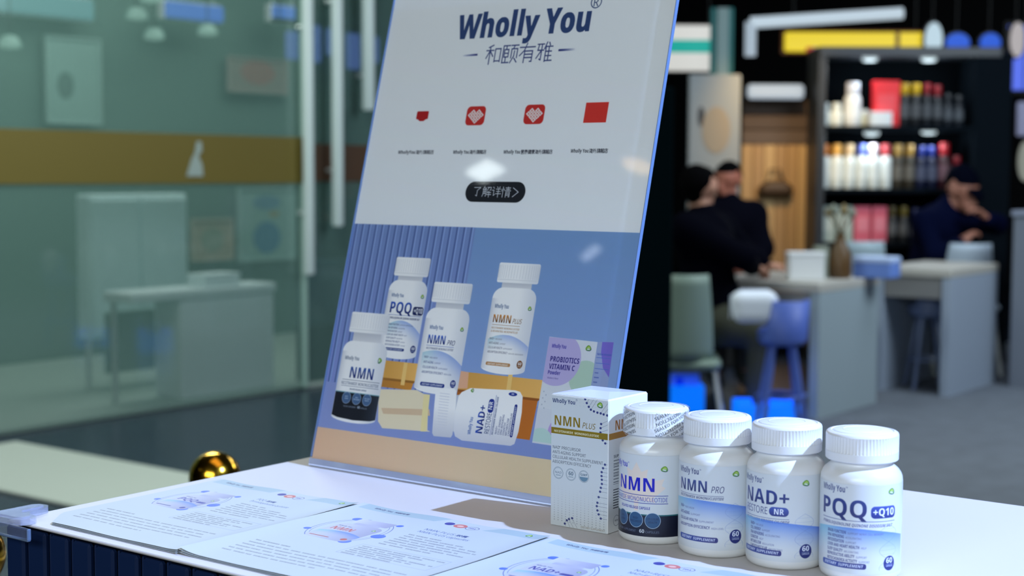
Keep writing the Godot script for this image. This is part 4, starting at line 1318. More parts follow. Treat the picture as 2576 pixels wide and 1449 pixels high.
func sheet_mesh(w: float, d: float, which: int, layer: int) -> ArrayMesh:
	var st := begin()
	st.set_smooth_group(0)
	var nx := 36
	var nz := 28
	var h := func(u: float, v: float) -> float:
		# u from left to right, v from the front (0) to the back (1); gentle curl at both long sides, a low wave along the front
		var y := 0.0
		var l := maxf(0.0, 1.0 - u / 0.12)
		var r := maxf(0.0, (u - 0.9) / 0.1)
		if which == 0:
			y += r * r * 0.0022 * (0.4 + 0.6 * v)
		else:
			y += l * l * 0.0030 * (1.0 - 0.7 * v) + r * r * 0.0016
		y += 0.0005 * (0.5 + 0.5 * sin(u * 9.0 + which * 2.0)) * (1.0 - v) * (1.0 - v)
		y += 0.0007 * (0.5 + 0.5 * sin(v * 7.0 + which)) * u
		y += 0.0009 * (0.5 + 0.5 * sin(u * 15.0 + 1.3)) * v * v * v
		return y * (0.45 + 0.27 * layer)
	for i in nx:
		for j in nz:
			var q := []
			for c in [[i, j], [i + 1, j], [i + 1, j + 1], [i, j + 1]]:
				var u := float(c[0]) / nx
				var v := float(c[1]) / nz
				var cut := 0.0
				if which == 0 and v < 0.13:      # its front left corner is bent in under the protector
					cut = (0.13 - v) / 0.13 * 0.13
				q.append([Vector3((cut + u * (1.0 - cut)) * w, h.call(u, v), -v * d), Vector2(cut + u * (1.0 - cut), 1.0 - v)])
			for f in [[0, 2, 1], [0, 3, 2]]:
				for k in [f[0], f[1], f[2]]:
					st.set_uv(q[k][1])
					st.add_vertex(q[k][0])
	return done(st)

func scribble(im: Image, x0: float, x1: float, y: float, k: float, c: Color):
	# a line of small print too fine to be read
	var x := x0
	while x < x1:
		var n := rng.randi_range(3, 9)
		for i in n:
			if x > x1:
				break
			block(im, x * k, (y - 1.9) * k, 1.7 * k, 0.42 * k, c)
			block(im, x * k, (y - 1.1 + 0.2 * (i % 2)) * k, 1.7 * k, 0.42 * k, c)
			block(im, (x + 0.25 + 0.5 * (i % 3)) * k, (y - 2.0) * k, 0.42 * k, 2.0 * k, c)
			block(im, x * k, (y - 0.35) * k, 1.6 * k, 0.4 * k, c)
			x += 2.05
		x += rng.randf_range(1.2, 3.0)

func flyer_image(i: int) -> Image:
	var k := 5.0
	var im := canvas(1030, 1065, Color(0.765, 0.79, 0.795))
	var head := Color(0.66, 0.73, 0.75)
	fill(im, [PackedVector2Array([Vector2(6, 0) * k, Vector2(102, 0) * k, Vector2(94, 15) * k, Vector2(6, 15) * k])], head)
	fill(im, [PackedVector2Array([Vector2(158, 0) * k, Vector2(206, 0) * k, Vector2(206, 15) * k, Vector2(146, 15) * k])], head)
	text(im, "Wholly You", Vector2(20, 9.5) * k, 4 * k, Color(0.2, 0.24, 0.4), true, 21 * k)
	han(im, "和颐有雅", Vector2(43, 5.4) * k, Vector2(4.2, 4.2) * k, 0.5 * k, Color(0.25, 0.28, 0.42))
	mark(im, Vector2(190, 8) * k, 3 * k)
	# three little seals
	fill(im, [ellipse_pts(Vector2(110, 13) * k, 4.6 * k, 4.4 * k)], Color(0.25, 0.26, 0.58))
	fill(im, [ellipse_pts(Vector2(122, 13.5) * k, 6.4 * k, 5.6 * k)], Color(0.8, 0.45, 0.44))
	fill(im, [ellipse_pts(Vector2(122, 13.5) * k, 3.2 * k, 2.6 * k)], Color(0.92, 0.72, 0.68))
	ring(im, Vector2(135, 14) * k, 6.6 * k, 0.6 * k, Color(0.3, 0.3, 0.55), 5.4 * k)
	text(im, "FDA", Vector2(131.4, 15.6) * k, 3.2 * k, Color(0.3, 0.26, 0.62), true, 7.4 * k)
	# title
	var tc := Color(0.3, 0.38, 0.6)
	var t1: String = ["PQQ", "NMN PLUS", "NAD+RESTORE"][i]
	var t2: String = ["Pyrroloquinoline quinone", "NMN PLUS capsules", "NAD+RESTORE capsules"][i]
	var wl: float = [12.0, 32.0, 42.0][i]
	text(im, t1, Vector2(105, 42) * k, 5 * k, tc, false, wl * k)
	han(im, "胶囊", Vector2(107 + wl, 37) * k, Vector2(6, 5.4) * k, 0.8 * k, tc.darkened(0.1))
	text(im, t2, Vector2(105, 50.5) * k, 5 * k, tc, false, 54 * k)
	# the product picture: orbit lines, dots and a bottle
	var c := Vector2(57, 80)
	for q in [[42.0, 40.0, 1.2], [38.0, 37.0, 0.8]]:
		for part_ in [[2.2, 4.4], [-0.9, 0.9]]:
			var pts := PackedVector2Array()
			for j in 25:
				var a: float = part_[0] + (part_[1] - part_[0]) * j / 24.0
				pts.append((c + Vector2(cos(a) * q[0] * 0.8, sin(a) * q[1])) * k)
			stroke(im, pts, q[2] * k * 0.6, Color(0.42, 0.46, 0.68))
	var bl := Color(0.28, 0.42, 0.82)
	for q in [[35, 47, 4.4], [24, 96, 3.4], [80, 110, 5.6], [91, 82, 6.4], [82, 45, 3.4]]:
		fill(im, [ellipse_pts(Vector2(q[0], q[1]) * k, q[2] * k, q[2] * k)], bl.lightened(0.12), bl, Vector2(0, (q[1] - q[2]) * k), Vector2(0, (q[1] + q[2]) * k))
	fill(im, [round_rect(38 * k, 43 * k, 40 * k, 15 * k, 2 * k)], Color(0.8, 0.8, 0.85), Color(0.62, 0.62, 0.72), Vector2(40, 0) * k, Vector2(80, 0) * k)
	fill(im, [round_rect(44 * k, 56 * k, 28 * k, 10 * k, 2 * k)], Color(0.7, 0.7, 0.77))
	fill(im, [round_rect(34 * k, 62 * k, 48 * k, 52 * k, 9 * k)], Color(0.76, 0.76, 0.81), Color(0.62, 0.62, 0.71), Vector2(45, 0) * k, Vector2(84, 0) * k)
	swoosh(im, 34, 82, 92, 87, 94, 15, k, 0.75)
	var nc: Color = [Color(0.22, 0.25, 0.6), Color(0.75, 0.36, 0.36), Color(0.25, 0.25, 0.55)][i]
	text(im, "Wholly You", Vector2(37, 72.5) * k, 2.6 * k, Color(0.35, 0.38, 0.5), true, 15 * k)
	text(im, ["PQQ", "NMN", "NAD+"][i], Vector2(37, 84) * k, 8.6 * k, nc, true, [27.0, 25.0, 28.0][i] * k)
	if i != 1:
		fill(im, [round_rect(66 * k, 79.6 * k, 12 * k, 4.6 * k, 2 * k)], nc)
	mark(im, Vector2(76, 71) * k, 1.8 * k)
	fill(im, [round_rect(38 * k, 107 * k, 22 * k, 1.6 * k, 0.8 * k)], nc.darkened(0.1))
	fill(im, [ellipse_pts(Vector2(75, 106) * k, 3 * k, 3 * k)], nc)
	# paragraphs
	var ink := Color(0.4, 0.42, 0.48)
	var ends := [140.0, 168.0, 186.0, 190.0, 176.0, 188.0, 160.0]
	for r in 7:
		scribble(im, 106, ends[r], 62 + r * 6.1, k, ink)
	for e in [[98, 107.5, 92, 0.5], [98, 139, 92, 0.5]]:
		block(im, e[0] * k, e[1] * k, e[2] * k, e[3] * k, Color(0.6, 0.62, 0.72))
	block(im, 98 * k, 107.5 * k, 0.5 * k, 32 * k, Color(0.6, 0.62, 0.72))
	block(im, 190 * k, 107.5 * k, 0.5 * k, 32 * k, Color(0.6, 0.62, 0.72))
	for r in 6:
		scribble(im, 102, 186 - (r % 3) * 16, 113.5 + r * 4.9, k, ink)
	scribble(im, 20, 60, 151, k, ink)
	for r in 5:
		scribble(im, 20, 186 - (66 if r == 4 else (r % 2) * 6), 158.5 + r * 7.2, k, ink)
	return im

# ===================================================================== corner protector
func build_protector():
	var o := thing("corner_protector", "clear plastic corner guard on the counter corner", "corner guard", Vector3(0, TOP, 0))
	var m2 := mat(Color(0.78, 0.8, 0.92, 0.3), 0.1)
	m2.transparency = BaseMaterial3D.TRANSPARENCY_ALPHA
	var m3 := mat(Color(0.6, 0.65, 0.8, 0.16), 0.1)
	m3.transparency = BaseMaterial3D.TRANSPARENCY_ALPHA
	# L-shaped cap with rounded ends lying on top (outline in x, -z seen from above)
	var pts := PackedVector2Array()
	for q in [[-0.012, -0.012], [0.030, -0.011], [0.0385, -0.008], [0.043, 0.0], [0.042, 0.007], [0.036, 0.0125], [0.022, 0.0145], [0.0145, 0.02], [0.0125, 0.036], [0.009, 0.046], [0.002, 0.051], [-0.006, 0.05], [-0.0115, 0.045], [-0.0125, 0.03]]:
		pts.append(Vector2(q[0], q[1]))
	part("top_pad", extrude(scaled(pts, 0.84), 0.005), m2, o, Vector3(0, 0.0004, 0), Vector3(-PI / 2, 0, 0))
	var inner := PackedVector2Array()
	for q in [[-0.0085, -0.008], [0.029, -0.0075], [0.036, -0.004], [0.037, 0.003], [0.032, 0.008], [0.018, 0.0095], [0.009, 0.014], [0.0085, 0.034], [0.005, 0.043], [-0.003, 0.045], [-0.008, 0.038]]:
		inner.append(Vector2(q[0], q[1]))
	part("raised_rib", extrude(scaled(inner, 0.84), 0.0014), m2, o, Vector3(0, 0.0054, 0), Vector3(-PI / 2, 0, 0))
	part("front_flange", chamfer_box(Vector3(0.058, 0.010, 0.003), 0.001), m3, o, Vector3(0.017, -0.0047, 0.0105))
	part("flange_rim", chamfer_box(Vector3(0.058, 0.0018, 0.004), 0.0008), mat(Color(0.4, 0.47, 0.58), 0.15), o, Vector3(0.017, -0.0099, 0.0108))
	part("flange_rim", chamfer_box(Vector3(0.0016, 0.010, 0.004), 0.0007), mat(Color(0.4, 0.47, 0.58), 0.15), o, Vector3(0.0455, -0.0047, 0.0108))
	part("side_flange", chamfer_box(Vector3(0.003, 0.010, 0.05), 0.001), m3, o, Vector3(-0.0162, -0.0047, -0.017))

func scaled(p: PackedVector2Array, k: float) -> PackedVector2Array:
	var q := PackedVector2Array()
	for v in p:
		q.append(v * k + Vector2(-0.002, -0.0015))
	return q

# ===================================================================== golden barrier posts
func build_stanchions():
	var prof := [Vector2(0.0, 0.0), Vector2(0.15, 0.0), Vector2(0.15, 0.015), Vector2(0.1, 0.035), Vector2(0.03, 0.06), Vector2(0.021, 0.09), Vector2(0.021, 0.6), Vector2(0.03, 0.61), Vector2(0.03, 0.64), Vector2(0.022, 0.65), Vector2(0.018, 0.668)]
	var ball := []
	for i in 17:
		var a := -PI / 2 + PI * i / 16.0
		ball.append(Vector2(cos(a) * 0.0375, sin(a) * 0.0375))
	var spots := [[Vector3(-0.537, 0, -0.711), 0.716, "golden barrier post with a ball top behind the counter's back left edge"], [Vector3(-0.203, 0, -0.090), 0.778, "golden barrier post at the left edge by the counter's front corner"]]
	for s in spots:
		var o := thing("barrier_post", s[2], "barrier post", s[0])
		var pr := []
		for q in prof:
			pr.append(Vector2(q.x, q.y if q.y < 0.5 else q.y + s[1] - 0.716))
		part("pole", lathe(pr, 40), M.gold, o)
		part("ball_finial", lathe(ball, 40), M.gold, o, Vector3(0, s[1], 0))
		part("collar", lathe([Vector2(0.024, -0.03), Vector2(0.034, -0.018), Vector2(0.034, 0.0), Vector2(0.024, 0.014), Vector2(0.0, 0.014)], 32), M.gold, o, Vector3(0, s[1] - 0.044, 0))

# ===================================================================== the glazed office on the left
func build_office():
	var X := -4.6
	var glass := mat(Color(0.44, 0.575, 0.545, 0.34), 0.06)  # tint made denser to stand in for a haze of reflections
	glass.transparency = BaseMaterial3D.TRANSPARENCY_ALPHA
	# outer front and its glass
	var pale := mat(Color(0.35, 0.45, 0.42), 0.7)
	struct("wall_office_back", chamfer_box(Vector3(0.08, 2.9, 9.0), 0.002), pale, Vector3(-6.6, 1.45, -4.0))
	struct("wall_office_side", chamfer_box(Vector3(2.0, 2.9, 0.08), 0.002), pale, Vector3(-5.64, 1.45, 0.5))
	struct("wall_office_end", chamfer_box(Vector3(2.0, 2.9, 0.08), 0.002), pale, Vector3(-5.64, 1.45, -6.9))
	struct("ceiling_office", chamfer_box(Vector3(2.2, 0.08, 7.6), 0.002), mat(Color(0.42, 0.52, 0.47), 0.7), Vector3(-5.6, 2.86, -3.2))
	struct("floor_office", chamfer_box(Vector3(1.96, 0.02, 7.4), 0.002), mat(Color(0.66, 0.72, 0.69), 0.5), Vector3(-5.6, 0.012, -3.2))
	var w := struct("window_1", chamfer_box(Vector3(0.012, 2.8, 3.0), 0.001), glass, Vector3(X, 1.41, -3.43))
	w.set_meta("label", "large green tinted glass pane of the shop front")
	var w2 := struct("window_2", chamfer_box(Vector3(0.012, 2.8, 2.4), 0.001), glass, Vector3(X, 1.41, -0.7))
	w2.set_meta("label", "glass pane of the shop front outside the view")
	# golden film band stuck on the glass, with its pale print
	var band := part("window_band", chamfer_box(Vector3(0.003, 0.24, 5.4), 0.0005), mat(Color(0.43, 0.375, 0.12), 0.5), self, Vector3(X + 0.012, 1.222, -2.24))
	tag(band, "dull gold film band across the shop front glass", "band")
	var figure := thing("band_emblem", "small pale figure printed on the gold window band", "emblem", Vector3(X + 0.016, 1.222, -4.195))
	var fp := PackedVector2Array()
	for q in [[-0.055, -0.085], [0.05, -0.085], [0.045, -0.03], [0.02, 0.015], [0.045, 0.04], [0.04, 0.085], [0.012, 0.085], [0.0, 0.03], [-0.02, 0.0]]:
		fp.append(Vector2(q[0], q[1]))
	part("figure_shape", extrude(fp, 0.002), mat(Color(0.62, 0.68, 0.66), 0.5), figure, Vector3.ZERO, Vector3(0, PI / 2, 0))
	# door edge and the long pull handles
	var edge := struct("trim_3", chamfer_box(Vector3(0.03, 2.8, 0.035), 0.004), mat(Color(0.6, 0.72, 0.68), 0.3), Vector3(X, 1.41, -4.95))
	edge.set_meta("label", "pale green edge of the glass shop front")
	var door := struct("door_1", chamfer_box(Vector3(0.012, 2.8, 1.1), 0.001), glass, Vector3(X - 0.03, 1.41, -5.53))
	door.set_meta("label", "dark glass door beside the shop front pane")
	struct("wall_corridor", chamfer_box(Vector3(0.05, 2.8, 1.3), 0.002), mat(Color(0.15, 0.25, 0.25), 0.6), Vector3(-4.83, 1.42, -5.8))
	var low := thing("navy_cabinet", "low dark navy cabinet behind the glass door left of the sign", "cabinet", Vector3(-4.72, 0, -5.5))
	part("body", chamfer_box(Vector3(0.1, 0.3, 0.9), 0.01), mat(Color(0.08, 0.13, 0.18), 0.5), low, Vector3(0, 0.17, 0))
	part("upper_body", chamfer_box(Vector3(0.09, 0.36, 0.88), 0.01), mat(Color(0.26, 0.36, 0.42), 0.5), low, Vector3(0, 0.5, 0))
	var band2 := part("window_band", chamfer_box(Vector3(0.003, 0.2, 0.9), 0.0005), mat(Color(0.3, 0.2, 0.12), 0.5), self, Vector3(X - 0.02, 1.21, -5.43))
	tag(band2, "dark brown film band across the glass door behind the handles", "band")
	var bar := mat(Color(0.84, 0.9, 0.9), 0.35, 0.0)
	pull(Vector3(X + 0.06, 0.62, -4.93), 1.62, 0.029, bar, "left pale pull handle, longest of the three on the glass doors")
	pull(Vector3(X + 0.06, 0.87, -5.15), 1.5, 0.031, bar, "middle pale pull handle on the glass doors")
	pull(Vector3(X + 0.06, 1.5, -5.395), 0.95, 0.034, bar, "right pale pull handle, shortest, beside the tilted sign")
	# blurred lettering reflected in the glass, built as glowing panels
	var sign := thing("lettering_reflection", "reflected pale blue lettering built as a glowing sign behind the door handles", "sign", Vector3(-4.7, 1.83, -5.3))
	for k in 5:
		part("sign_panel", chamfer_box(Vector3(0.03, 0.15 + 0.05 * (k % 2), 0.11), 0.02), glow(Color(0.42, 0.55, 0.9), 0.55), sign, Vector3(0, 0.02 * (k % 3), 0.32 - k * 0.155))
	part("sign_rail", chamfer_box(Vector3(0.02, 0.02, 0.9), 0.004), M.black, sign, Vector3(-0.02, 0.13, 0))
	for z in [-0.4, 0.4]:
		part("hanger", tube([Vector3(-0.02, 0.13, z), Vector3(-0.02, 1.62, z)], 0.004, 6), M.black, sign)
	# furniture behind the glass
	var white := mat(Color(0.92, 0.97, 0.98), 0.5)
	var d := thing("reception_desk", "white reception desk right behind the shop front glass", "desk", Vector3(-4.8, 0.02, -4.36))
	part("desk_top", chamfer_box(Vector3(0.22, 0.05, 0.96), 0.008), white, d, Vector3(0, 0.53, 0.0))
	part("pedestal", chamfer_box(Vector3(0.2, 0.5, 0.64), 0.008), white, d, Vector3(0, 0.25, -0.15))
	part("back_board", chamfer_box(Vector3(0.02, 0.3, 0.3), 0.004), mat(Color(0.5, 0.6, 0.57), 0.5), d, Vector3(-0.09, 0.3, 0.33))
	part("leg", tube([Vector3(-0.06, 0, 0.45), Vector3(-0.06, 0.51, 0.45)], 0.016), M.steel, d)
	var dbx := thing("white_carton", "low white carton lying on the right end of the reception desk", "box", Vector3(-4.8, 0.575, -4.5))
	part("box_body", chamfer_box(Vector3(0.14, 0.05, 0.24), 0.006), white, dbx, Vector3(0, 0.025, 0))
	part("lid", chamfer_box(Vector3(0.144, 0.014, 0.244), 0.004), white, dbx, Vector3(0, 0.056, 0))
	var pnl := thing("white_cabinet", "tall white cabinet on slim legs standing behind the reception desk", "cabinet", Vector3(-5.34, 0.02, -4.42))
	var pale2 := mat(Color(0.84, 0.93, 0.94), 0.5)
	part("body", chamfer_box(Vector3(0.1, 0.75, 0.66), 0.01), pale2, pnl, Vector3(0, 0.645, 0))
	part("door", chamfer_box(Vector3(0.02, 0.7, 0.31), 0.006), pale2, pnl, Vector3(0.056, 0.645, 0.16))
	part("door", chamfer_box(Vector3(0.02, 0.7, 0.31), 0.006), pale2, pnl, Vector3(0.056, 0.645, -0.16))
	for z in [-0.3, 0.3]:
		part("leg", tube([Vector3(0, 0, z), Vector3(0, 0.28, z)], 0.015), M.steel, pnl)
	framed("reflected pale poster with a dark spot, built framed, upper left behind the glass", Vector3(-6.5, 1.7, -4.92), 0.4, 0.52, Color(0.56, 0.67, 0.65), [[0.06, -0.03, 0.06, 0.08, Color(0.36, 0.45, 0.43)]])  # poster reflections in the glass, built as framed pictures
	framed("reflected pinkish poster built as a framed picture near the gold band", Vector3(-6.5, 1.81, -6.42), 0.55, 0.24, Color(0.55, 0.5, 0.47), [[0.0, 0.02, 0.16, 0.08, Color(0.62, 0.42, 0.38)]])
	framed("small reflected tan poster built as a framed picture below the gold band", Vector3(-6.5, 0.71, -6.0), 0.36, 0.28, Color(0.62, 0.56, 0.48), [[0.0, 0.0, 0.1, 0.08, Color(0.5, 0.52, 0.44)]])
	framed("reflected pale panel with blue squares, built right of the tan picture", Vector3(-6.5, 0.8, -6.51), 0.56, 0.5, Color(0.54, 0.66, 0.64), [[0.02, 0.15, 0.13, 0.05, Color(0.38, 0.52, 0.62)], [0.02, -0.09, 0.13, 0.11, Color(0.25, 0.45, 0.6)], [-0.05, 0.07, 0.05, 0.02, Color(0.6, 0.55, 0.4)]])
	# lamp reflections in the glass, built as hanging discs; then light boxes
	var at := [[1.872, -4.347], [2.09, -5.243], [1.992, -5.372], [2.036, -5.795], [2.183, -5.351]]
	var says := ["leftmost lamp reflection built as a hanging disc, left of the pale poster", "lamp reflection built as a hanging disc, nearest the big ceiling light panel", "lower of two lamp reflections built as discs left of the blue light box", "rightmost lamp reflection built as a hanging disc, under the blue light box", "topmost lamp reflection built as a hanging disc, at the frame's edge"]
	for i in at.size():
		var q: Array = at[i]
		var o := thing("reflected_lamp_disc", says[i], "lamp", Vector3(-6.3 + [0.0, 0.12, 0.0, 0.12, 0.24][i], q[0], q[1] + [0.0, 0.1, 0.0, 0.1, 0.2][i]), 0.0, "lamp reflections in the shop front built as discs")
		part("shade", lathe([Vector2(0, 0.05), Vector2(0.04, 0.04), Vector2(0.062, 0.0), Vector2(0.058, -0.02), Vector2(0.0, -0.03)], 24), glow(Color(0.72, 0.9, 0.84), 0.55), o)
		part("cord", tube([Vector3(0, 0.05, 0), Vector3(0, 2.82 - q[0], 0)], 0.004, 6), M.black, o)
	lightbox("large pale blue light panel at the top left behind the glass", Vector3(-6.42, 2.12, -4.64), Vector3(0.06, 0.12, 0.72), Color(0.5, 0.75, 0.78), 0.55)
	lightbox("oblong blue light box behind the glass, left of the smaller one", Vector3(-6.3, 2.165, -5.69), Vector3(0.06, 0.1, 0.46), Color(0.32, 0.52, 0.95), 0.8)
	lightbox("small blue light box at the top right corner of the glass", Vector3(-6.3, 2.22, -6.49), Vector3(0.06, 0.1, 0.24), Color(0.32, 0.52, 0.95), 0.8)

func lightbox(label: String, at: Vector3, size: Vector3, c: Color, e: float):
	var o := thing("light_box", label, "light box", at)
	part("lit_face", chamfer_box(size, 0.01), glow(c, e), o)
	part("casing", chamfer_box(size + Vector3(0, 0.02, 0.02), 0.006), M.white, o, Vector3(-size.x * 0.6, 0, 0))
	for s in [-0.4, 0.4]:
		part("hanger", tube([Vector3(-0.03, size.y / 2, s * size.z), Vector3(-0.03, 2.82 - at.y, s * size.z)], 0.004, 6), M.steel, o)

func framed(label: String, at: Vector3, w: float, h: float, c: Color, blobs: Array):
	var o := thing("reflected_picture", label, "picture", at, PI / 2)
	part("frame", frame_mesh(w, h, 0.015, 0.03), mat(c.lightened(0.15), 0.6), o)
	part("sheet", chamfer_box(Vector3(w - 0.02, h - 0.02, 0.006), 0.001), mat(c, 0.6), o)
	for b in blobs:
		part("printed_shape", extrude(ellipse_pts(Vector2(-b[0], b[1]), b[2], b[3], 20), 0.002), mat(b[4], 0.6), o, Vector3(0, 0, 0.003))

func pull(at: Vector3, len_: float, r: float, m: Material, label: String):
	var o := thing("door_handle", label, "door handle", at)
	part("bar", lathe([Vector2(0, 0), Vector2(r * 0.8, 0), Vector2(r, r * 0.4), Vector2(r, len_ - r * 0.4), Vector2(r * 0.8, len_), Vector2(0, len_)], 20), m, o)
	for y in [0.2 * len_, 0.8 * len_]:
		part("mount", tube([Vector3(0, y, 0), Vector3(-0.075, y, 0)], 0.012), M.steel, o)

# ===================================================================== booth furniture on the right
func desk(label: String, at: Vector3, w: float, d: float, h: float, leg_left: bool, cf: Color):
	# front edge of the right end panel's corner is at `at`; runs w to the left and d to the back
	var o := thing("booth_desk", label, "desk", at)
	part("desk_top", chamfer_box(Vector3(w, 0.045, d), 0.004), mat(Color(0.72, 0.71, 0.68), 0.45), o, Vector3(-w / 2, h - 0.0225, -d / 2))
	part("end_panel", chamfer_box(Vector3(0.05, h - 0.046, d - 0.01), 0.003), mat(cf, 0.5), o, Vector3(-0.026, (h - 0.046) / 2, -d / 2))
	if leg_left:
		part("end_panel", chamfer_box(Vector3(0.05, h - 0.046, d - 0.01), 0.003), mat(cf, 0.5), o, Vector3(-w + 0.026, (h - 0.046) / 2, -d / 2))
	part("modesty_panel", chamfer_box(Vector3(w - 0.11, h * 0.16, 0.02), 0.002), mat(Color(0.5, 0.5, 0.5), 0.5), o, Vector3(-w / 2, h - 0.05 - h * 0.08, -0.02))

func build_booth():
	desk("grey booth desk in the middle distance with a plain end panel", Vector3(-1.97, 0.0, -5.69), 0.62, 0.68, 0.652, false, Color(0.6, 0.66, 0.69))
	desk("farther grey desk behind, with an open knee space and stool", Vector3(-1.756, 0.0, -6.776), 0.42, 0.7, 0.675, true, Color(0.6, 0.65, 0.72))
	# things on the desks
	var bag := thing("white_paper_box", "white paper box on the nearer desk beside the dark-clad man", "box", Vector3(-2.13, 0.652, -5.86), 0.65)
	part("box_body", chamfer_box(Vector3(0.17, 0.12, 0.1), 0.006), M.white, bag, Vector3(0, 0.06, 0))
	part("lid", chamfer_box(Vector3(0.176, 0.02, 0.106), 0.004), M.white, bag, Vector3(0, 0.126, 0))
	var vase := thing("brown_vase", "brown bottle-shaped vase on the nearer desk", "vase", Vector3(-2.06, 0.652, -6.1))
	part("vase_body", lathe([Vector2(0, 0), Vector2(0.05, 0), Vector2(0.058, 0.03), Vector2(0.055, 0.12), Vector2(0.03, 0.17), Vector2(0.02, 0.2), Vector2(0.022, 0.22), Vector2(0.014, 0.22), Vector2(0.0, 0.05)], 28), mat(Color(0.35, 0.25, 0.13), 0.4), vase)
	var dried := thing("dried_bouquet", "pale green and brown dried stems standing in the brown vase", "bouquet", Vector3(-2.06, 0.86, -6.1))
	for k in 7:
		var a := k * 0.9
		var st := begin()
		add_tube(st, [Vector3(0, 0, 0), Vector3(cos(a) * 0.03, 0.06, sin(a) * 0.03), Vector3(cos(a) * 0.06, 0.1 + 0.01 * (k % 3), sin(a) * 0.06)], 0.004, 6)
		part("stem", done(st), mat(Color(0.36, 0.33, 0.2), 0.7), dried)
		part("flower_head", lathe([Vector2(0, -0.025), Vector2(0.018, -0.01), Vector2(0.02, 0.008), Vector2(0.0, 0.028)], 12), mat(Color(0.46, 0.4, 0.26) if k % 2 else Color(0.5, 0.52, 0.46), 0.7), dried, Vector3(cos(a) * 0.06, 0.11 + 0.01 * (k % 3), sin(a) * 0.06))
	var can := thing("sage_canister", "pale sage green canister left of the brown vase", "canister", Vector3(-2.14, 0.652, -6.05))
	part("canister_body", lathe([Vector2(0, 0), Vector2(0.038, 0), Vector2(0.04, 0.01), Vector2(0.04, 0.13), Vector2(0, 0.13)], 24), mat(Color(0.58, 0.62, 0.57), 0.5), can)
	part("canister_lid", lathe([Vector2(0.041, 0.13), Vector2(0.041, 0.15), Vector2(0.036, 0.156), Vector2(0, 0.156)], 24), mat(Color(0.5, 0.53, 0.48), 0.5), can)
	var blue := thing("blue_tissue_box", "light blue and white box at the back of the nearer desk", "box", Vector3(-1.885, 0.0, -6.45), 0.0)
	part("box_body", chamfer_box(Vector3(0.0, 0, 0) + Vector3(0.2, 0.075, 0.12), 0.006), mat(Color(0.42, 0.55, 0.85), 0.5), blue, Vector3(-0.05, 0.69, 0.2))
	part("box_lid", chamfer_box(Vector3(0.204, 0.03, 0.124), 0.006), mat(Color(0.72, 0.8, 0.95), 0.5), blue, Vector3(-0.05, 0.742, 0.2))
	# chairs
	shell_chair("sage green shell chair under the dark-clad seated man", Vector3(-2.515, 0, -5.37), 0.649 + PI - 0.12, Color(0.5, 0.58, 0.54), 0.3, 0.4)
	shell_chair("pale chair back between the two desks", Vector3(-2.5, 0, -7.25), 0.649 + PI, Color(0.62, 0.7, 0.74), 0.42, 0.37)
	shell_chair("white chair with rounded back at the farther desk, under the man in a cap", Vector3(-2.1, 0.0, -7.83), 0.649 + PI, Color(0.68, 0.74, 0.8), 0.42, 0.35)
	stool("blue bar stool with a rounded seat in front of the nearer desk", Vector3(-1.975, 0, -5.33), Color(0.32, 0.42, 0.75))
	stool("blue-grey stool tucked under the farther desk", Vector3(-1.98, 0, -7.05), Color(0.42, 0.48, 0.62))
	var cush := thing("white_cushion", "bright white cushion on the blue stool", "cushion", Vector3(-2.05, 0.5, -5.2), 0.65)
	var cst := begin()
	nets(cst, [[Vector3(-0.06, 0.1, 0), Vector3(0.06, 0.1, 0), 0.045, 0.045], [Vector3(-0.055, 0.04, 0), Vector3(0.045, 0.04, 0), 0.04, 0.04]], 0.012, 0.04)
	part("cover", done(cst), mat(Color(0.92, 0.95, 1.0), 0.6), cush)
	part("piping", tube([Vector3(-0.105, 0.02, 0), Vector3(-0.105, 0.12, 0), Vector3(-0.06, 0.148, 0), Vector3(0.06, 0.148, 0), Vector3(0.106, 0.11, 0), Vector3(0.088, 0.02, 0)], 0.003, 6), mat(Color(0.85, 0.88, 0.95), 0.6), cush)
	# blue crates on the floor
	crate("bright blue open crate with added glow on the floor below the shell chair", Vector3(-2.67, 0, -5.53), 0.3, 0.13)
	crate("bright blue open crate with added glow on the floor below the blue stool", Vector3(-2.12, 0, -5.46), 0.28, 0.1)
	var pack := thing("white_blue_package", "white and blue package standing in the left blue crate", "package", Vector3(-2.64, 0.02, -5.55), 0.65)
	part("package_body", chamfer_box(Vector3(0.14, 0.19, 0.06), 0.006), mat(Color(0.72, 0.8, 0.96), 0.5), pack, Vector3(0.03, 0.08, 0))
	part("stripe", chamfer_box(Vector3(0.04, 0.15, 0.064), 0.004), mat(Color(0.05, 0.38, 0.9), 0.5), pack, Vector3(0.0, 0.08, 0))
	var teal := thing("teal_package", "dark teal package beside the white and blue one in the crate", "package", Vector3(-2.76, 0.02, -5.47), 0.65)
	part("package_body", chamfer_box(Vector3(0.07, 0.15, 0.05), 0.006), mat(Color(0.02, 0.3, 0.36), 0.5), teal, Vector3(0, 0.075, 0))
	part("seal_strip", chamfer_box(Vector3(0.072, 0.015, 0.052), 0.004), mat(Color(0.02, 0.22, 0.28), 0.5), teal, Vector3(0, 0.15, 0))
	# dark banner pillar right behind the sign
	var pil := thing("dark_banner_pillar", "black teal pillar standing just right of the tilted sign", "pillar", Vector3(-2.115, 0, -4.36), 0.65)
	part("shaft", chamfer_box(Vector3(0.24, 1.5, 0.12), 0.006), matte(Color(0.008, 0.06, 0.08)), pil, Vector3(0, 0.75, 0))
	part("plinth", chamfer_box(Vector3(0.27, 0.05, 0.15), 0.006), M.black, pil, Vector3(0, 0.025, 0))
	# tall grey counter at the right edge
	var gc := thing("grey_counter_block", "tall grey counter block at the right edge of the picture", "counter", Vector3(-1.5, 0, -7.7), 0.0)
	part("block_body", chamfer_box(Vector3(0.28, 0.94, 0.7), 0.006), mat(Color(0.42, 0.45, 0.5), 0.5), gc, Vector3(0, 0.47, 0))
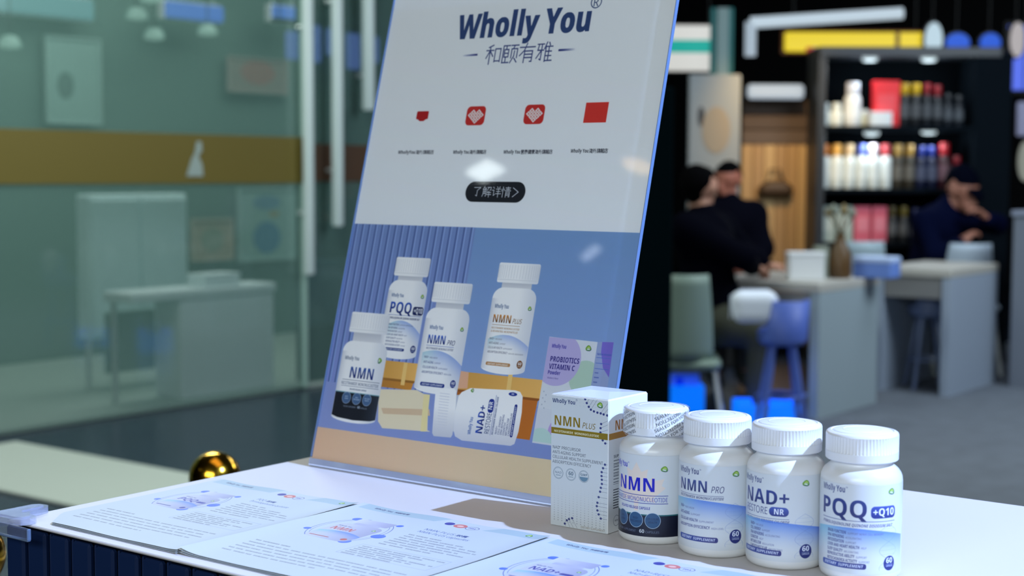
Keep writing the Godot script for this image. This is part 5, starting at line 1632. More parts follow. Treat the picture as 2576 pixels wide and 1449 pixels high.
	part("block_top", chamfer_box(Vector3(0.3, 0.03, 0.72), 0.004), mat(Color(0.5, 0.53, 0.6), 0.4), gc, Vector3(0, 0.955, 0))

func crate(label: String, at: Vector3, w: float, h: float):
	var o := thing("blue_crate_added_glow", label, "crate", at, 0.65)
	var m := glow(Color(0.0, 0.47, 1.0), 0.85)  # glow added to bring up the brightness of the blue crates
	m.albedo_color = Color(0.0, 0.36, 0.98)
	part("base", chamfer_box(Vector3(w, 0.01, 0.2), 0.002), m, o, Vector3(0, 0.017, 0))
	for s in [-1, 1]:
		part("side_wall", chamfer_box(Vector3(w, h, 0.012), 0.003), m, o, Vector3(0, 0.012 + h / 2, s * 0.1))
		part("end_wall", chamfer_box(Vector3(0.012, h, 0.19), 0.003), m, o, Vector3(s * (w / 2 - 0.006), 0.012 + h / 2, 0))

func shell_chair(label: String, at: Vector3, turn: float, c: Color, seat: float, back: float):
	var o := thing("shell_chair", label, "chair", at, turn)
	var m := mat(c, 0.55)
	var st := begin()
	st.set_smooth_group(0)
	# curved shell back: a bent sheet with thickness
	var nb := 12
	var at_ := func(i: int, j: int, t: float) -> Vector3:
		var u := -1.0 + 2.0 * i / nb
		var v := float(j) / 8.0
		var w := 0.2 - 0.035 * v * v
		return Vector3(sin(u * 0.85) * w * 0.95, seat + v * back, -0.2 - 0.05 * v + (1.0 - cos(u * 0.85)) * 0.22 + t)
	for i in nb:
		for j in 8:
			quad(st, at_.call(i, j, 0.0), at_.call(i + 1, j, 0.0), at_.call(i + 1, j + 1, 0.0), at_.call(i, j + 1, 0.0), Vector3(0, 0, -1))
			quad(st, at_.call(i, j, 0.02), at_.call(i + 1, j, 0.02), at_.call(i + 1, j + 1, 0.02), at_.call(i, j + 1, 0.02), Vector3(0, 0, 1))
	for i in nb:
		quad(st, at_.call(i, 8, 0.0), at_.call(i + 1, 8, 0.0), at_.call(i + 1, 8, 0.02), at_.call(i, 8, 0.02), Vector3.UP)
		quad(st, at_.call(i, 0, 0.0), at_.call(i + 1, 0, 0.0), at_.call(i + 1, 0, 0.02), at_.call(i, 0, 0.02), Vector3.DOWN)
	part("backrest", done(st), m, o)
	part("seat", chamfer_box(Vector3(0.36, 0.05, 0.38), 0.02), m, o, Vector3(0, seat - 0.02, 0.0))
	for sx in [-1, 1]:
		for sz in [-1, 1]:
			part("leg", tube([Vector3(sx * 0.15, seat - 0.03, sz * 0.13), Vector3(sx * 0.19, 0.0, sz * 0.18)], 0.013), M.steel, o)

func stool(label: String, at: Vector3, c: Color):
	var o := thing("bar_stool", label, "stool", at, 0.65)
	var m := mat(c, 0.5)
	part("seat", lathe([Vector2(0, 0.4), Vector2(0.09, 0.4), Vector2(0.11, 0.42), Vector2(0.112, 0.455), Vector2(0.09, 0.475), Vector2(0, 0.478)], 32), m, o)
	var st := begin()
	st.set_smooth_group(0)
	for i in 14:
		var a0 := PI + 0.2 + (PI - 0.4) * i / 14.0 + PI / 2 + 0.5
		var a1 := PI + 0.2 + (PI - 0.4) * (i + 1) / 14.0 + PI / 2 + 0.5
		var p := func(a: float, y: float, r: float) -> Vector3: return Vector3(sin(a) * r, y, cos(a) * r)
		quad(st, p.call(a0, 0.44, 0.112), p.call(a1, 0.44, 0.112), p.call(a1, 0.6, 0.12), p.call(a0, 0.6, 0.12), p.call(a0, 0.0, 1.0))
		quad(st, p.call(a0, 0.44, 0.098), p.call(a1, 0.44, 0.098), p.call(a1, 0.6, 0.106), p.call(a0, 0.6, 0.106), -p.call(a0, 0.0, 1.0))
		quad(st, p.call(a0, 0.6, 0.12), p.call(a1, 0.6, 0.12), p.call(a1, 0.6, 0.106), p.call(a0, 0.6, 0.106), Vector3.UP)
	part("backrest", done(st), m, o)
	for k in 4:
		var a := PI / 4 + k * PI / 2
		part("leg", tube([Vector3(cos(a) * 0.06, 0.405, sin(a) * 0.06), Vector3(cos(a) * 0.14, 0.0, sin(a) * 0.14)], 0.012), m, o)
	part("foot_ring", tube([Vector3(0.11, 0.17, 0), Vector3(0.078, 0.17, 0.078), Vector3(0, 0.17, 0.11), Vector3(-0.078, 0.17, 0.078), Vector3(-0.11, 0.17, 0), Vector3(-0.078, 0.17, -0.078), Vector3(0, 0.17, -0.11), Vector3(0.078, 0.17, -0.078), Vector3(0.11, 0.17, 0)], 0.007, 8), m, o)

# ===================================================================== black shelf with goods
func build_shelf():
	# the unit faces the viewer; local x to the right, z towards the viewer
	var o := thing("black_shelf_unit", "tall black open shelf unit stocked with bottles and boxes", "shelf", Vector3(-2.62, 0, -8.15), 0.649)
	var m := matte(Color(0.05, 0.075, 0.1))
	var W := 1.06
	part("side_panel", chamfer_box(Vector3(0.05, 1.93, 0.34), 0.003), mat(Color(0.13, 0.15, 0.18), 0.45), o, Vector3(-W / 2, 0.965, 0))
	part("side_panel", chamfer_box(Vector3(0.22, 1.9, 0.34), 0.003), m, o, Vector3(W / 2 - 0.02, 0.95, 0))
	part("back_panel", chamfer_box(Vector3(W, 1.93, 0.02), 0.002), matte(Color(0.02, 0.035, 0.05)), o, Vector3(0, 0.965, -0.17))
	part("top_board", chamfer_box(Vector3(W + 0.04, 0.06, 0.36), 0.003), mat(Color(0.16, 0.18, 0.21), 0.4), o, Vector3(0, 1.9, 0))
	var ys := [1.455, 1.075, 0.745, 0.4]
	for y in ys:
		part("shelf_board", chamfer_box(Vector3(W - 0.05, 0.03, 0.33), 0.003), m, o, Vector3(-0.03, y - 0.015, 0))
	for q in [[-0.23, 1.86], [0.13, 1.86], [-0.21, 1.405], [0.14, 1.415]]:
		var puck := part("puck_light", lathe([Vector2(0, -0.012), Vector2(0.042, -0.01), Vector2(0.046, 0.0), Vector2(0.046, 0.012), Vector2(0, 0.012)], 20), glow(Color(0.85, 0.93, 0.95), 0.75), o, Vector3(q[0], q[1] if q[1] > 1.5 else q[1] + 0.004, 0.1))
		puck.set_meta("label", "small round lit puck lamp")
		var l := OmniLight3D.new()
		l.name = "puck_lamp"
		l.light_energy = 0.05
		l.light_color = Color(0.9, 0.96, 1.0)
		l.light_size = 0.04
		l.omni_range = 5.0
		l.omni_attenuation = 2.0
		l.shadow_enabled = true
		o.add_child(l, true)
		l.position = Vector3(q[0], q[1] - 0.05, 0.1)
	var base := o.transform
	# goods: kind, x, width, height, colours
	var lw := Color(0.86, 0.9, 0.9)
	var rows := [
		[1.455, "upper shelf", [["bottle", -0.49, 0.072, 0.14, lw, lw], ["bottle", -0.415, 0.072, 0.14, lw, lw], ["bottle", -0.32, 0.1, 0.265, Color(0.93, 0.96, 0.98), Color(0.93, 0.95, 1.0)], ["bottle", -0.245, 0.05, 0.1, Color(0.78, 0.8, 0.72), lw], ["box", -0.12, 0.16, 0.275, Color(0.95, 0.12, 0.16), lw], ["packet", -0.165, 0.13, 0.085, Color(0.9, 0.94, 0.96), lw], ["jar", -0.005, 0.07, 0.26, Color(0.09, 0.1, 0.12), Color(0.75, 0.6, 0.02)], ["jar", 0.065, 0.07, 0.26, Color(0.09, 0.1, 0.12), Color(0.75, 0.6, 0.02)], ["jar", 0.135, 0.06, 0.26, Color(0.08, 0.1, 0.13), Color(0.5, 0.05, 0.1)], ["jar", 0.2, 0.06, 0.25, Color(0.08, 0.1, 0.13), Color(0.5, 0.05, 0.1)], ["jar", 0.265, 0.06, 0.2, Color(0.07, 0.1, 0.14), Color(0.08, 0.1, 0.13)], ["jar", 0.33, 0.06, 0.19, Color(0.07, 0.1, 0.14), Color(0.08, 0.1, 0.13)]]],
		[1.075, "middle shelf", [["bottle", -0.485, 0.07, 0.27, lw, Color(0.85, 0.5, 0.1)], ["bottle", -0.41, 0.07, 0.27, lw, Color(0.9, 0.7, 0.35)], ["bottle", -0.335, 0.07, 0.27, lw, Color(0.86, 0.76, 0.6)], ["bottle", -0.26, 0.07, 0.27, lw, Color(0.35, 0.42, 0.75)], ["bottle", -0.185, 0.07, 0.27, lw, Color(0.8, 0.75, 0.78)], ["bottle", -0.11, 0.07, 0.27, lw, Color(0.75, 0.25, 0.28)], ["jar", -0.035, 0.065, 0.27, Color(0.2, 0.18, 0.14), Color(0.65, 0.52, 0.25)], ["jar", 0.035, 0.065, 0.27, Color(0.2, 0.18, 0.14), Color(0.62, 0.48, 0.2)], ["jar", 0.105, 0.065, 0.26, Color(0.05, 0.08, 0.2), Color(0.05, 0.12, 0.4)], ["jar", 0.175, 0.065, 0.26, Color(0.05, 0.08, 0.2), Color(0.05, 0.12, 0.4)], ["jar", 0.25, 0.075, 0.28, Color(0.2, 0.04, 0.08), Color(0.62, 0.04, 0.1)], ["jar", 0.325, 0.06, 0.2, Color(0.2, 0.04, 0.08), Color(0.5, 0.04, 0.1)]]],
		[0.745, "lower shelf", [["box", -0.47, 0.1, 0.22, Color(0.62, 0.68, 0.66), lw], ["box", -0.36, 0.1, 0.22, Color(0.62, 0.68, 0.66), lw], ["box", -0.25, 0.1, 0.22, Color(0.8, 0.36, 0.44), lw], ["box", -0.145, 0.09, 0.22, Color(0.8, 0.36, 0.44), lw], ["jar", -0.06, 0.06, 0.22, Color(0.12, 0.13, 0.15), Color(0.3, 0.26, 0.12)], ["jar", 0.01, 0.06, 0.22, Color(0.12, 0.13, 0.15), Color(0.4, 0.34, 0.1)], ["jar", 0.08, 0.06, 0.21, Color(0.07, 0.1, 0.2), Color(0.06, 0.1, 0.3)], ["jar", 0.15, 0.06, 0.21, Color(0.2, 0.06, 0.1), Color(0.35, 0.06, 0.14)], ["jar", 0.22, 0.06, 0.21, Color(0.2, 0.06, 0.1), Color(0.35, 0.06, 0.14)]]],
		[0.4, "bottom shelf", [["box", -0.4, 0.12, 0.22, Color(0.85, 0.68, 0.66), lw], ["box", -0.27, 0.12, 0.22, Color(0.85, 0.68, 0.66), lw]]],
	]
	var ordinal := ["first", "second", "third", "fourth", "fifth", "sixth", "seventh", "eighth", "ninth", "tenth", "eleventh", "twelfth"]
	for r in rows:
		var i := 0
		for g in r[2]:
			var z := 0.06
			if g[0] == "packet":
				z = 0.13
			var at: Vector3 = base * Vector3(g[1], r[0], z)
			goods(g, at, "%s from left on %s of black unit" % [ordinal[i], r[1]], "goods on the " + r[1])
			i += 1

func shade_word(c: Color) -> String:
	if c.v < 0.25:
		return "dark"
	if c.s < 0.16:
		return "white" if c.v > 0.72 else "grey"
	if c.h < 0.03 or c.h > 0.92:
		return "red" if c.s > 0.6 else "pink"
	if c.h < 0.11:
		return "orange"
	if c.h < 0.19:
		return "yellow"
	return "blue" if c.h > 0.5 else "green"

func goods(g: Array, at: Vector3, where: String, group: String):
	var w: float = g[2]
	var h: float = g[3]
	var kind: String = {"bottle": "supplement_bottle", "jar": "dark_jar", "box": "goods_box", "packet": "white_packet"}[g[0]]
	var cat: String = {"bottle": "bottle", "jar": "jar", "box": "box", "packet": "packet"}[g[0]]
	var words := shade_word(g[4]) + " " + cat
	if g[0] == "bottle" or g[0] == "jar":
		words += " with " + shade_word(g[5]) + " cap"
	var o := thing(kind, words + ", " + where, cat, at, 0.649, group)
	var m := mat(g[4], 0.45)
	if g[0] == "bottle" or g[0] == "jar":
		var r := w / 2
		var ch := h * 0.26
		part("body", lathe([Vector2(0, 0), Vector2(r * 0.92, 0), Vector2(r, 0.006), Vector2(r, h - ch - r * 0.6), Vector2(r * 0.86, h - ch - r * 0.25), Vector2(r * 0.62, h - ch), Vector2(0, h - ch)], 20), m, o)
		part("cap", lathe([Vector2(r * 0.74, h - ch), Vector2(r * 0.78, h - ch + 0.004), Vector2(r * 0.78, h - 0.005), Vector2(r * 0.7, h), Vector2(0, h)], 20), mat(g[5], 0.4), o)
		var lab := g[4] as Color
		lab = lab.lightened(0.25) if g[0] == "jar" else lab.lightened(0.1)
		part("label", lathe([Vector2(r + 0.0008, h * 0.52), Vector2(r + 0.0008, h * 0.2)], 20), mat(lab, 0.5), o)
	else:
		part("carton_body", chamfer_box(Vector3(w, h, 0.06), 0.003), m, o, Vector3(0, h / 2, 0))
		part("front_label", chamfer_box(Vector3(w * 0.7, h * 0.4, 0.002), 0.0005), mat((g[4] as Color).lightened(0.2), 0.5), o, Vector3(0, h * 0.5, 0.031))

# ===================================================================== signs, posters and light tubes behind
func build_back_signs():
	var turn := 0.649
	# yellow light box sign
	var y := thing("yellow_light_sign", "long glowing yellow sign above the black shelf unit", "sign", Vector3(-3.10, 2.02, -8.5), turn)
	part("lit_face", chamfer_box(Vector3(0.92, 0.125, 0.05), 0.01), glow(Color(0.95, 0.84, 0.16), 0.85), y)
	part("casing", chamfer_box(Vector3(0.96, 0.16, 0.04), 0.006), mat(Color(0.4, 0.22, 0.06), 0.5), y, Vector3(0, 0, -0.03))
	part("blue_patch", chamfer_box(Vector3(0.16, 0.03, 0.01), 0.003), glow(Color(0.25, 0.3, 0.75), 0.5), y, Vector3(-0.24, -0.05, 0.024))
	part("red_patch", chamfer_box(Vector3(0.05, 0.03, 0.01), 0.003), glow(Color(0.85, 0.2, 0.15), 0.5), y, Vector3(-0.3, -0.05, 0.026))
	for x in [-0.4, 0.4]:
		part("hanger", tube([Vector3(x, 0.08, -0.03), Vector3(x, 1.43, -0.03)], 0.005, 6), M.black, y)
	part("divider", chamfer_box(Vector3(0.03, 0.12, 0.01), 0.003), mat(Color(0.5, 0.32, 0.08), 0.5), y, Vector3(0.27, 0, 0.023))
	# white tube light bent round the corner
	var t := thing("white_tube_light", "white L-shaped tube light above the yellow sign", "lamp", Vector3(-3.15, 2.16, -8.18), turn)
	part("lit_tube", tube([Vector3(-0.485, -0.04, 0), Vector3(0.48, 0.025, 0)], 0.036, 16), glow(Color(0.8, 0.87, 0.92), 0.75), t)
	part("lit_tube_end", tube([Vector3(-0.485, -0.035, 0), Vector3(-0.485, -0.25, 0)], 0.036, 16), glow(Color(0.75, 0.82, 0.88), 0.6), t)
	# teal and white sign at the left
	var s := thing("teal_white_sign", "white light sign with a teal stripe, just right of the sign's top corner", "sign", Vector3(-4.06, 1.99, -7.98), turn)
	part("lit_face", chamfer_box(Vector3(0.34, 0.3, 0.05), 0.01), glow(Color(0.9, 0.9, 0.88), 0.75), s)
	part("teal_stripe", chamfer_box(Vector3(0.32, 0.085, 0.01), 0.004), glow(Color(0.05, 0.72, 0.66), 0.7), s, Vector3(0.005, 0.01, 0.026))
	part("casing", chamfer_box(Vector3(0.37, 0.33, 0.04), 0.006), M.black, s, Vector3(0, 0, -0.03))
	for x in [-0.15, 0.15]:
		part("hanger", tube([Vector3(x, 0.15, -0.03), Vector3(x, 1.46, -0.03)], 0.005, 6), M.black, s)
	# pale posts with teal edges
	var p := thing("teal_edged_post", "grey post with teal edges between two dark stands", "post", Vector3(-3.63, 0, -7.67), turn)
	part("post_shaft", chamfer_box(Vector3(0.075, 2.2, 0.06), 0.004), mat(Color(0.5, 0.6, 0.6), 0.5), p, Vector3(0.01, 1.1, 0))
	for x in [-0.05, 0.062]:
		part("teal_strip", chamfer_box(Vector3(0.03, 2.2, 0.05), 0.004), mat(Color(0.04, 0.42, 0.42), 0.5), p, Vector3(x, 1.1, 0))
	# grey poster stand with a beige shape
	var b := thing("poster_stand", "grey poster stand with a beige figure behind the seated man", "poster", Vector3(-3.39, 0, -7.18), turn)
	part("board", chamfer_box(Vector3(0.31, 1.6, 0.03), 0.008), mat(Color(0.55, 0.57, 0.58), 0.6), b, Vector3(0, 0.95, 0))
	part("printed_shape", extrude(ellipse_pts(Vector2(0.01, 1.42), 0.085, 0.14, 28), 0.003), mat(Color(0.58, 0.53, 0.46), 0.6), b, Vector3(0, 0, 0.0155))
	part("printed_dark_shape", extrude(ellipse_pts(Vector2(-0.08, 1.5), 0.02, 0.06, 20), 0.002), mat(Color(0.2, 0.2, 0.22), 0.6), b, Vector3(0, 0, 0.0155))
	part("foot", chamfer_box(Vector3(0.34, 0.15, 0.2), 0.01), M.black, b, Vector3(0, 0.075, 0))
	# lit white sign above the wooden wall
	var l := thing("white_light_sign", "narrow white light sign above the wooden wall", "sign", Vector3(-3.25, 1.667, -7.69), turn)
	part("lit_face", chamfer_box(Vector3(0.35, 0.09, 0.04), 0.02), glow(Color(0.72, 0.78, 0.84), 0.7), l)
	part("casing", chamfer_box(Vector3(0.36, 0.1, 0.03), 0.006), M.black, l, Vector3(0, 0, -0.025))
	# wooden wall of planks
	var wd := thing("wooden_wall", "warm lit wooden plank wall left of the black shelf unit", "wall panel", Vector3(-3.32, 0, -7.84), turn)
	for k in 6:
		var c := Color(0.74, 0.61, 0.42).lerp(Color(0.64, 0.5, 0.33), 0.5 + 0.5 * sin(k * 2.3))
		part("plank", chamfer_box(Vector3(0.068, 1.28, 0.025), 0.004), mat(c, 0.6), wd, Vector3(-0.18 + k * 0.071, 0.72, 0))
	for k in 3:
		part("dark_board", chamfer_box(Vector3(0.43, 0.09, 0.03), 0.004), mat(Color(0.24, 0.17, 0.12).lightened(0.06 * k), 0.6), wd, Vector3(0, 1.58 - k * 0.095, 0.004))
	var spot := SpotLight3D.new()
	spot.name = "wood_wall_lamp"
	add_child(spot)
	spot.spot_angle = 38.0
	spot.light_energy = 1.6
	spot.light_color = Color(1.0, 0.82, 0.52)
	spot.light_size = 0.05
	spot.spot_range = 8.0
	spot.spot_attenuation = 2.0
	spot.shadow_enabled = true
	spot.look_at_from_position(Vector3(-2.75, 2.2, -6.95), Vector3(-3.3, 1.05, -7.82), Vector3.UP)
	var hl := thing("brown_bag", "dark brown rounded bag hanging on the wooden wall", "bag", Vector3(-3.3, 1.06, -7.8), turn)
	var bs := begin()
	nets(bs, [[Vector3(-0.06, 0, 0), Vector3(0.07, 0.0, 0), 0.045, 0.045], [Vector3(-0.03, 0.03, 0), Vector3(0.04, 0.03, 0), 0.03, 0.03]], 0.012, 0.03)
	part("bag_body", done(bs), mat(Color(0.25, 0.17, 0.08), 0.6), hl)
	part("strap", tube([Vector3(-0.06, 0.03, 0), Vector3(-0.03, 0.13, 0), Vector3(0.03, 0.13, 0), Vector3(0.06, 0.03, 0)], 0.006, 8), mat(Color(0.2, 0.13, 0.07), 0.6), hl)
	# coloured lamps and screen at the top right
	var lamps := [[Vector3(-2.66, 2.03, -8.72), Color(0.8, 0.9, 0.95), Vector2(0.055, 0.11), "pale upright lamp right of the yellow sign"], [Vector3(-2.53, 2.01, -8.8), Color(0.08, 0.36, 0.9), Vector2(0.075, 0.06), "round blue lamp left of the dark gap at the top right"], [Vector3(-2.36, 2.01, -8.92), Color(0.08, 0.36, 0.9), Vector2(0.065, 0.06), "round blue lamp right of the dark gap at the top right"], [Vector3(-2.22, 2.03, -9.02), Color(0.75, 0.72, 0.72), Vector2(0.045, 0.11), "pale upright lamp beside the violet screen"]]
	for q in lamps:
		var o := thing("spot_lamp", q[3], "lamp", q[0], turn)
		part("lit_face", extrude(ellipse_pts(Vector2.ZERO, q[2].x, q[2].y, 24), 0.02), glow(q[1], 0.7), o)
		part("hanger", tube([Vector3(0, 0.05, -0.02), Vector3(0, 3.45 - q[0].y, -0.02)], 0.005, 6), M.black, o)
		part("casing", extrude(ellipse_pts(Vector2.ZERO, q[2].x + 0.012, q[2].y + 0.012, 24), 0.03), M.black, o, Vector3(0, 0, -0.035))
	var scr := thing("violet_screen", "bright violet blue screen at the top right edge", "screen", Vector3(-2.46, 2.0, -10.25), turn)
	part("lit_screen", chamfer_box(Vector3(0.5, 0.46, 0.03), 0.01), glow(Color(0.36, 0.46, 0.95), 0.9), scr)
	part("bezel", frame_mesh(0.56, 0.52, 0.03, 0.05), M.black, scr)
	part("stand_pole", tube([Vector3(0, -0.25, -0.02), Vector3(0, -2.0, -0.02)], 0.02), M.black, scr)
	var bill := thing("pale_banner", "pale hanging banner at the far right edge below the violet screen", "banner", Vector3(-2.16, 1.52, -9.0), turn)
	part("banner_cloth", chamfer_box(Vector3(0.08, 0.22, 0.02), 0.008), mat(Color(0.72, 0.72, 0.85), 0.6), bill)
	part("banner_disc", extrude(ellipse_pts(Vector2(0.02, -0.27), 0.05, 0.13, 24), 0.02), mat(Color(0.8, 0.78, 0.7), 0.6), bill)
	part("hanger", tube([Vector3(0, 0.1, 0), Vector3(0, 1.9, 0)], 0.004, 6), M.black, bill)

# ===================================================================== people
func finger_bones(at: Vector3, along: Vector3, side: Vector3, normal: Vector3, curl: float) -> Array:
	# palm plus five fingers; along: wrist to knuckles, side: towards the thumb, normal: back of the hand
	var b := [[at, at + along * 0.075, 0.02, 0.018], [at + side * 0.02 + along * 0.02, at + side * 0.022 + along * 0.07, 0.016, 0.013], [at - side * 0.02 + along * 0.02, at - side * 0.022 + along * 0.066, 0.016, 0.013]]
	var lens := [0.072, 0.08, 0.075, 0.058]
	for i in 4:
		var o := at + along * (0.078 - 0.003 * absf(i - 1)) + side * (0.027 - 0.018 * i)
		var d := along
		var p := o
		for j in 3:
			var ang := curl * (j + 1) * 0.5
			d = (along * cos(ang) - normal * sin(ang)).normalized()
			var q: Vector3 = p + d * lens[i] * [0.45, 0.3, 0.25][j]
			b.append([p, q, 0.0088 - 0.0008 * j, 0.0082 - 0.0008 * j])
			p = q
	var t0 := at + side * 0.028 + along * 0.018
	var t1 := t0 + (side * 0.7 + along * 0.7).normalized() * 0.036
	var t2 := t1 + (side * 0.25 + along - normal * 0.3).normalized() * 0.03
	b.append([t0, t1, 0.011, 0.0095])
	b.append([t1, t2, 0.0095, 0.0082])
	return b

func head_bones(c: Vector3, f: Vector3, r: float) -> Array:
	# head centred at c, looking along f
	var up := Vector3.UP
	var s := f.cross(up).normalized()
	return [[c + up * r * 0.25 - f * r * 0.18, c + up * r * 0.22 + f * r * 0.1, r * 0.86, r * 0.8], [c - up * r * 0.1 + f * r * 0.12, c - up * r * 0.62 + f * r * 0.36, r * 0.62, r * 0.42],
		[c + up * r * 0.05 + f * r * 0.82, c - up * r * 0.2 + f * r * 0.98, r * 0.1, r * 0.16], [c - up * r * 0.5 + f * r * 0.76, c - up * r * 0.52 + f * r * 0.78, r * 0.16, r * 0.16],
		[c + s * r * 0.84 + up * r * 0.08 - f * r * 0.05, c + s * r * 0.86 - up * r * 0.2 - f * r * 0.02, r * 0.13, r * 0.09], [c - s * r * 0.84 + up * r * 0.08 - f * r * 0.05, c - s * r * 0.86 - up * r * 0.2 - f * r * 0.02, r * 0.13, r * 0.09]]

func person(label: String, at: Vector3, turn: float, j: Dictionary, cl: Dictionary):
	var o := thing("person", label, "person", at, turn)
	var f: Vector3 = (j.face as Vector3).normalized()
	var r: float = j.get("head_r", 0.1)
	var hc: Vector3 = j.head
	var st := begin()
	var torso := [[j.neck, j.chest, 0.05, 0.115], [j.chest, j.waist, 0.115, 0.105], [j.waist, j.hips, 0.105, 0.12], [j.sh_l, j.sh_r, 0.06, 0.06], [j.chest + (j.sh_l - j.sh_r) * 0.22, j.chest + (j.sh_r - j.sh_l) * 0.22, 0.09, 0.09], [j.hip_l, j.hip_r, 0.09, 0.09]]
	var arms := [[j.sh_l, j.el_l, 0.052, 0.042], [j.el_l, j.wr_l, 0.041, 0.029], [j.sh_r, j.el_r, 0.052, 0.042], [j.el_r, j.wr_r, 0.041, 0.029]]
	var legs := [[j.hip_l, j.kn_l, 0.085, 0.058], [j.kn_l, j.an_l, 0.056, 0.04], [j.hip_r, j.kn_r, 0.085, 0.058], [j.kn_r, j.an_r, 0.056, 0.04]]
	var feet := [[j.an_l, j.an_l + j.toe * 0.14 - Vector3(0, 0.035, 0), 0.036, 0.03], [j.an_r, j.an_r + j.toe * 0.14 - Vector3(0, 0.035, 0), 0.036, 0.03]]
	nets(st, torso + arms + legs + feet + [[hc - Vector3(0, r * 0.5, 0) - f * r * 0.1, j.neck, 0.052, 0.056]], 0.02, 0.035)
	nets(st, head_bones(hc, f, r), r * 0.1, r * 0.16)
	for h in [["wr_l", "ha_l"], ["wr_r", "ha_r"]]:
		var along: Vector3 = (j[h[1]] - j[h[0]]).normalized()
		var side := along.cross(Vector3.UP).normalized()
		if side.length() < 0.5:
			side = Vector3.RIGHT
		nets(st, finger_bones(j[h[0]], along, side if h[0] == "wr_l" else -side, Vector3.UP if absf(along.y) < 0.8 else f, 0.7), 0.007, 0.006)
	part("body", done(st), cl.get("skin", M.skin), o)
	for s in [-1, 1]:
		var sd: Vector3 = f.cross(Vector3.UP).normalized() * s
		part("eye", lathe([Vector2(0, -r * 0.09), Vector2(r * 0.07, -r * 0.05), Vector2(r * 0.1, 0), Vector2(r * 0.07, r * 0.05), Vector2(0, r * 0.09)], 10), mat(Color(0.1, 0.08, 0.07), 0.2), o, hc + f * r * 0.74 + sd * r * 0.34 + Vector3(0, r * 0.08, 0))
	# hair: a shell over the crown and nape
	st = begin()
	nets(st, [[hc + Vector3(0, r * 0.42, 0) - f * r * 0.3, hc + Vector3(0, r * 0.5, 0) + f * r * 0.12, r * 0.86, r * 0.72], [hc + Vector3(0, r * 0.1, 0) - f * r * 0.5, hc - Vector3(0, r * 0.35, 0) - f * r * 0.5, r * 0.66, r * 0.45]], 0.014, 0.03)
	part("hair", done(st), cl.get("hair", M.hair), o)
	if cl.has("cap"):
		st = begin()
		nets(st, [[hc + Vector3(0, r * 0.62, 0) - f * r * 0.25, hc + Vector3(0, r * 0.6, 0) + f * r * 0.15, r * 0.82, r * 0.78]], 0.012, 0.02)
		nets(st, [[hc + Vector3(0, r * 0.5, 0) + f * r * 0.8, hc + Vector3(0, r * 0.42, 0) + f * r * 1.45, 0.022, 0.016], [hc + Vector3(0, r * 0.5, 0) + f * r * 0.8 + f.cross(Vector3.UP) * 0.04, hc + Vector3(0, r * 0.42, 0) + f * r * 1.35 + f.cross(Vector3.UP) * 0.03, 0.02, 0.014], [hc + Vector3(0, r * 0.5, 0) + f * r * 0.8 - f.cross(Vector3.UP) * 0.04, hc + Vector3(0, r * 0.42, 0) + f * r * 1.35 - f.cross(Vector3.UP) * 0.03, 0.02, 0.014]], 0.01, 0.02)
		part("cap", done(st), cl.cap, o)
	st = begin()
	var sleeve := []
	for b in arms:
		sleeve.append([b[0], b[1].lerp(b[0], 0.06), b[2], b[3]])
	nets(st, torso + sleeve, 0.02, 0.035, 0.018)
	part("jacket", done(st), cl.jacket, o)
	st = begin()
	var tr := [[j.waist.lerp(j.hips, 0.5), j.hips, 0.108, 0.122], [j.hip_l, j.hip_r, 0.092, 0.092]]
	for b in legs:
		tr.append(b)
	nets(st, tr, 0.02, 0.035, 0.014)
	part("trousers", done(st), cl.trousers, o)
	st = begin()
	nets(st, [[j.an_l - Vector3(0, 0.01, 0), j.an_l + j.toe * 0.15 - Vector3(0, 0.03, 0), 0.046, 0.038], [j.an_r - Vector3(0, 0.01, 0), j.an_r + j.toe * 0.15 - Vector3(0, 0.03, 0), 0.046, 0.038]], 0.014, 0.02)
	part("shoes", done(st), cl.shoes, o)

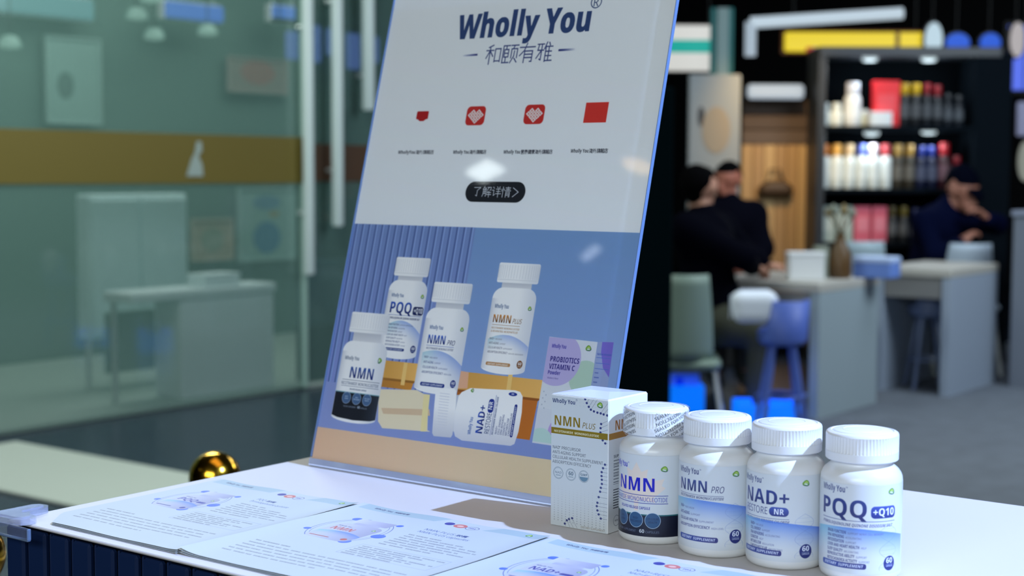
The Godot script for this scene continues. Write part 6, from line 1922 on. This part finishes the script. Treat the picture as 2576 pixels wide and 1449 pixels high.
func build_people():
	var turn := 0.649           # local x runs to the picture's right, z towards the viewer
	var V := func(x: float, y: float, z: float) -> Vector3: return Vector3(x, y, z)
	var dark := matte(Color(0.012, 0.015, 0.05))
	person("person in black jacket seated with the back half turned, leaning to the nearer desk", Vector3(-2.51, 0, -5.54), turn, {
		"head": V.call(-0.015, 1.085, 0), "head_r": 0.095, "face": V.call(0.75, -0.12, -0.75), "neck": V.call(-0.01, 0.975, 0.01), "chest": V.call(0.0, 0.85, 0.02), "waist": V.call(0.03, 0.62, 0.02), "hips": V.call(0.09, 0.48, 0.0),
		"sh_l": V.call(0.1, 0.9, -0.13), "sh_r": V.call(-0.1, 0.9, 0.14), "el_l": V.call(0.26, 0.74, -0.2), "wr_l": V.call(0.33, 0.715, -0.2), "ha_l": V.call(0.42, 0.7, -0.18), "el_r": V.call(0.17, 0.77, 0.18), "wr_r": V.call(0.235, 0.715, 0.02), "ha_r": V.call(0.3, 0.7, -0.06),
		"hip_l": V.call(0.1, 0.45, -0.08), "hip_r": V.call(0.1, 0.45, 0.1), "kn_l": V.call(0.3, 0.43, -0.08), "kn_r": V.call(0.27, 0.41, 0.16), "an_l": V.call(0.28, 0.085, -0.08), "an_r": V.call(0.24, 0.085, 0.16), "toe": V.call(1, 0, 0.1)},
		{"jacket": dark, "trousers": mat(Color(0.2, 0.21, 0.16), 0.8), "shoes": M.black})
	person("person with reddish face standing behind the black-clad seated one", Vector3(-2.9, 0, -6.36), turn, {
		"head": V.call(0.05, 1.12, 0), "head_r": 0.085, "face": V.call(-0.5, -0.2, 0.8), "neck": V.call(0.05, 1.02, 0), "chest": V.call(0.06, 0.9, 0), "waist": V.call(0.08, 0.7, 0), "hips": V.call(0.08, 0.52, 0),
		"sh_l": V.call(-0.08, 0.94, 0.03), "sh_r": V.call(0.2, 0.94, -0.03), "el_l": V.call(-0.13, 0.76, 0.1), "wr_l": V.call(-0.05, 0.7, 0.24), "ha_l": V.call(0.02, 0.7, 0.3), "el_r": V.call(0.24, 0.76, 0.06), "wr_r": V.call(0.16, 0.68, 0.2), "ha_r": V.call(0.1, 0.68, 0.28),
		"hip_l": V.call(0.0, 0.5, 0.0), "hip_r": V.call(0.16, 0.5, 0), "kn_l": V.call(0.0, 0.3, 0.01), "kn_r": V.call(0.16, 0.3, 0.01), "an_l": V.call(0.0, 0.085, 0.0), "an_r": V.call(0.16, 0.085, 0.0), "toe": V.call(0, 0, 1)},
		{"jacket": matte(Color(0.02, 0.022, 0.06)), "trousers": M.black, "shoes": M.black, "skin": mat(Color(0.62, 0.36, 0.28), 0.55)})
	person("person in navy cap and jacket bending over the farther desk", Vector3(-2.19, 0, -7.99), turn, {
		"head": V.call(0.03, 1.065, 0), "head_r": 0.105, "face": V.call(0.45, -0.55, 0.7), "neck": V.call(-0.04, 0.98, -0.05), "chest": V.call(-0.1, 0.85, -0.06), "waist": V.call(-0.13, 0.66, -0.08), "hips": V.call(-0.13, 0.5, -0.08),
		"sh_l": V.call(0.03, 0.89, -0.1), "sh_r": V.call(-0.2, 0.88, 0.02), "el_l": V.call(0.22, 0.87, 0.06), "wr_l": V.call(0.13, 0.9, 0.16), "ha_l": V.call(0.06, 0.96, 0.17), "el_r": V.call(-0.17, 0.68, 0.16), "wr_r": V.call(-0.04, 0.76, 0.22), "ha_r": V.call(0.03, 0.83, 0.2),
		"hip_l": V.call(-0.05, 0.48, -0.06), "hip_r": V.call(-0.22, 0.48, -0.06), "kn_l": V.call(0.0, 0.44, 0.26), "kn_r": V.call(-0.2, 0.44, 0.26), "an_l": V.call(0.0, 0.085, 0.26), "an_r": V.call(-0.2, 0.085, 0.26), "toe": V.call(0, 0, 1)},
		{"jacket": matte(Color(0.02, 0.04, 0.14)), "trousers": matte(Color(0.03, 0.04, 0.07)), "shoes": mat(Color(0.75, 0.77, 0.76), 0.6), "cap": matte(Color(0.01, 0.02, 0.07)), "skin": mat(Color(0.6, 0.4, 0.33), 0.55)})
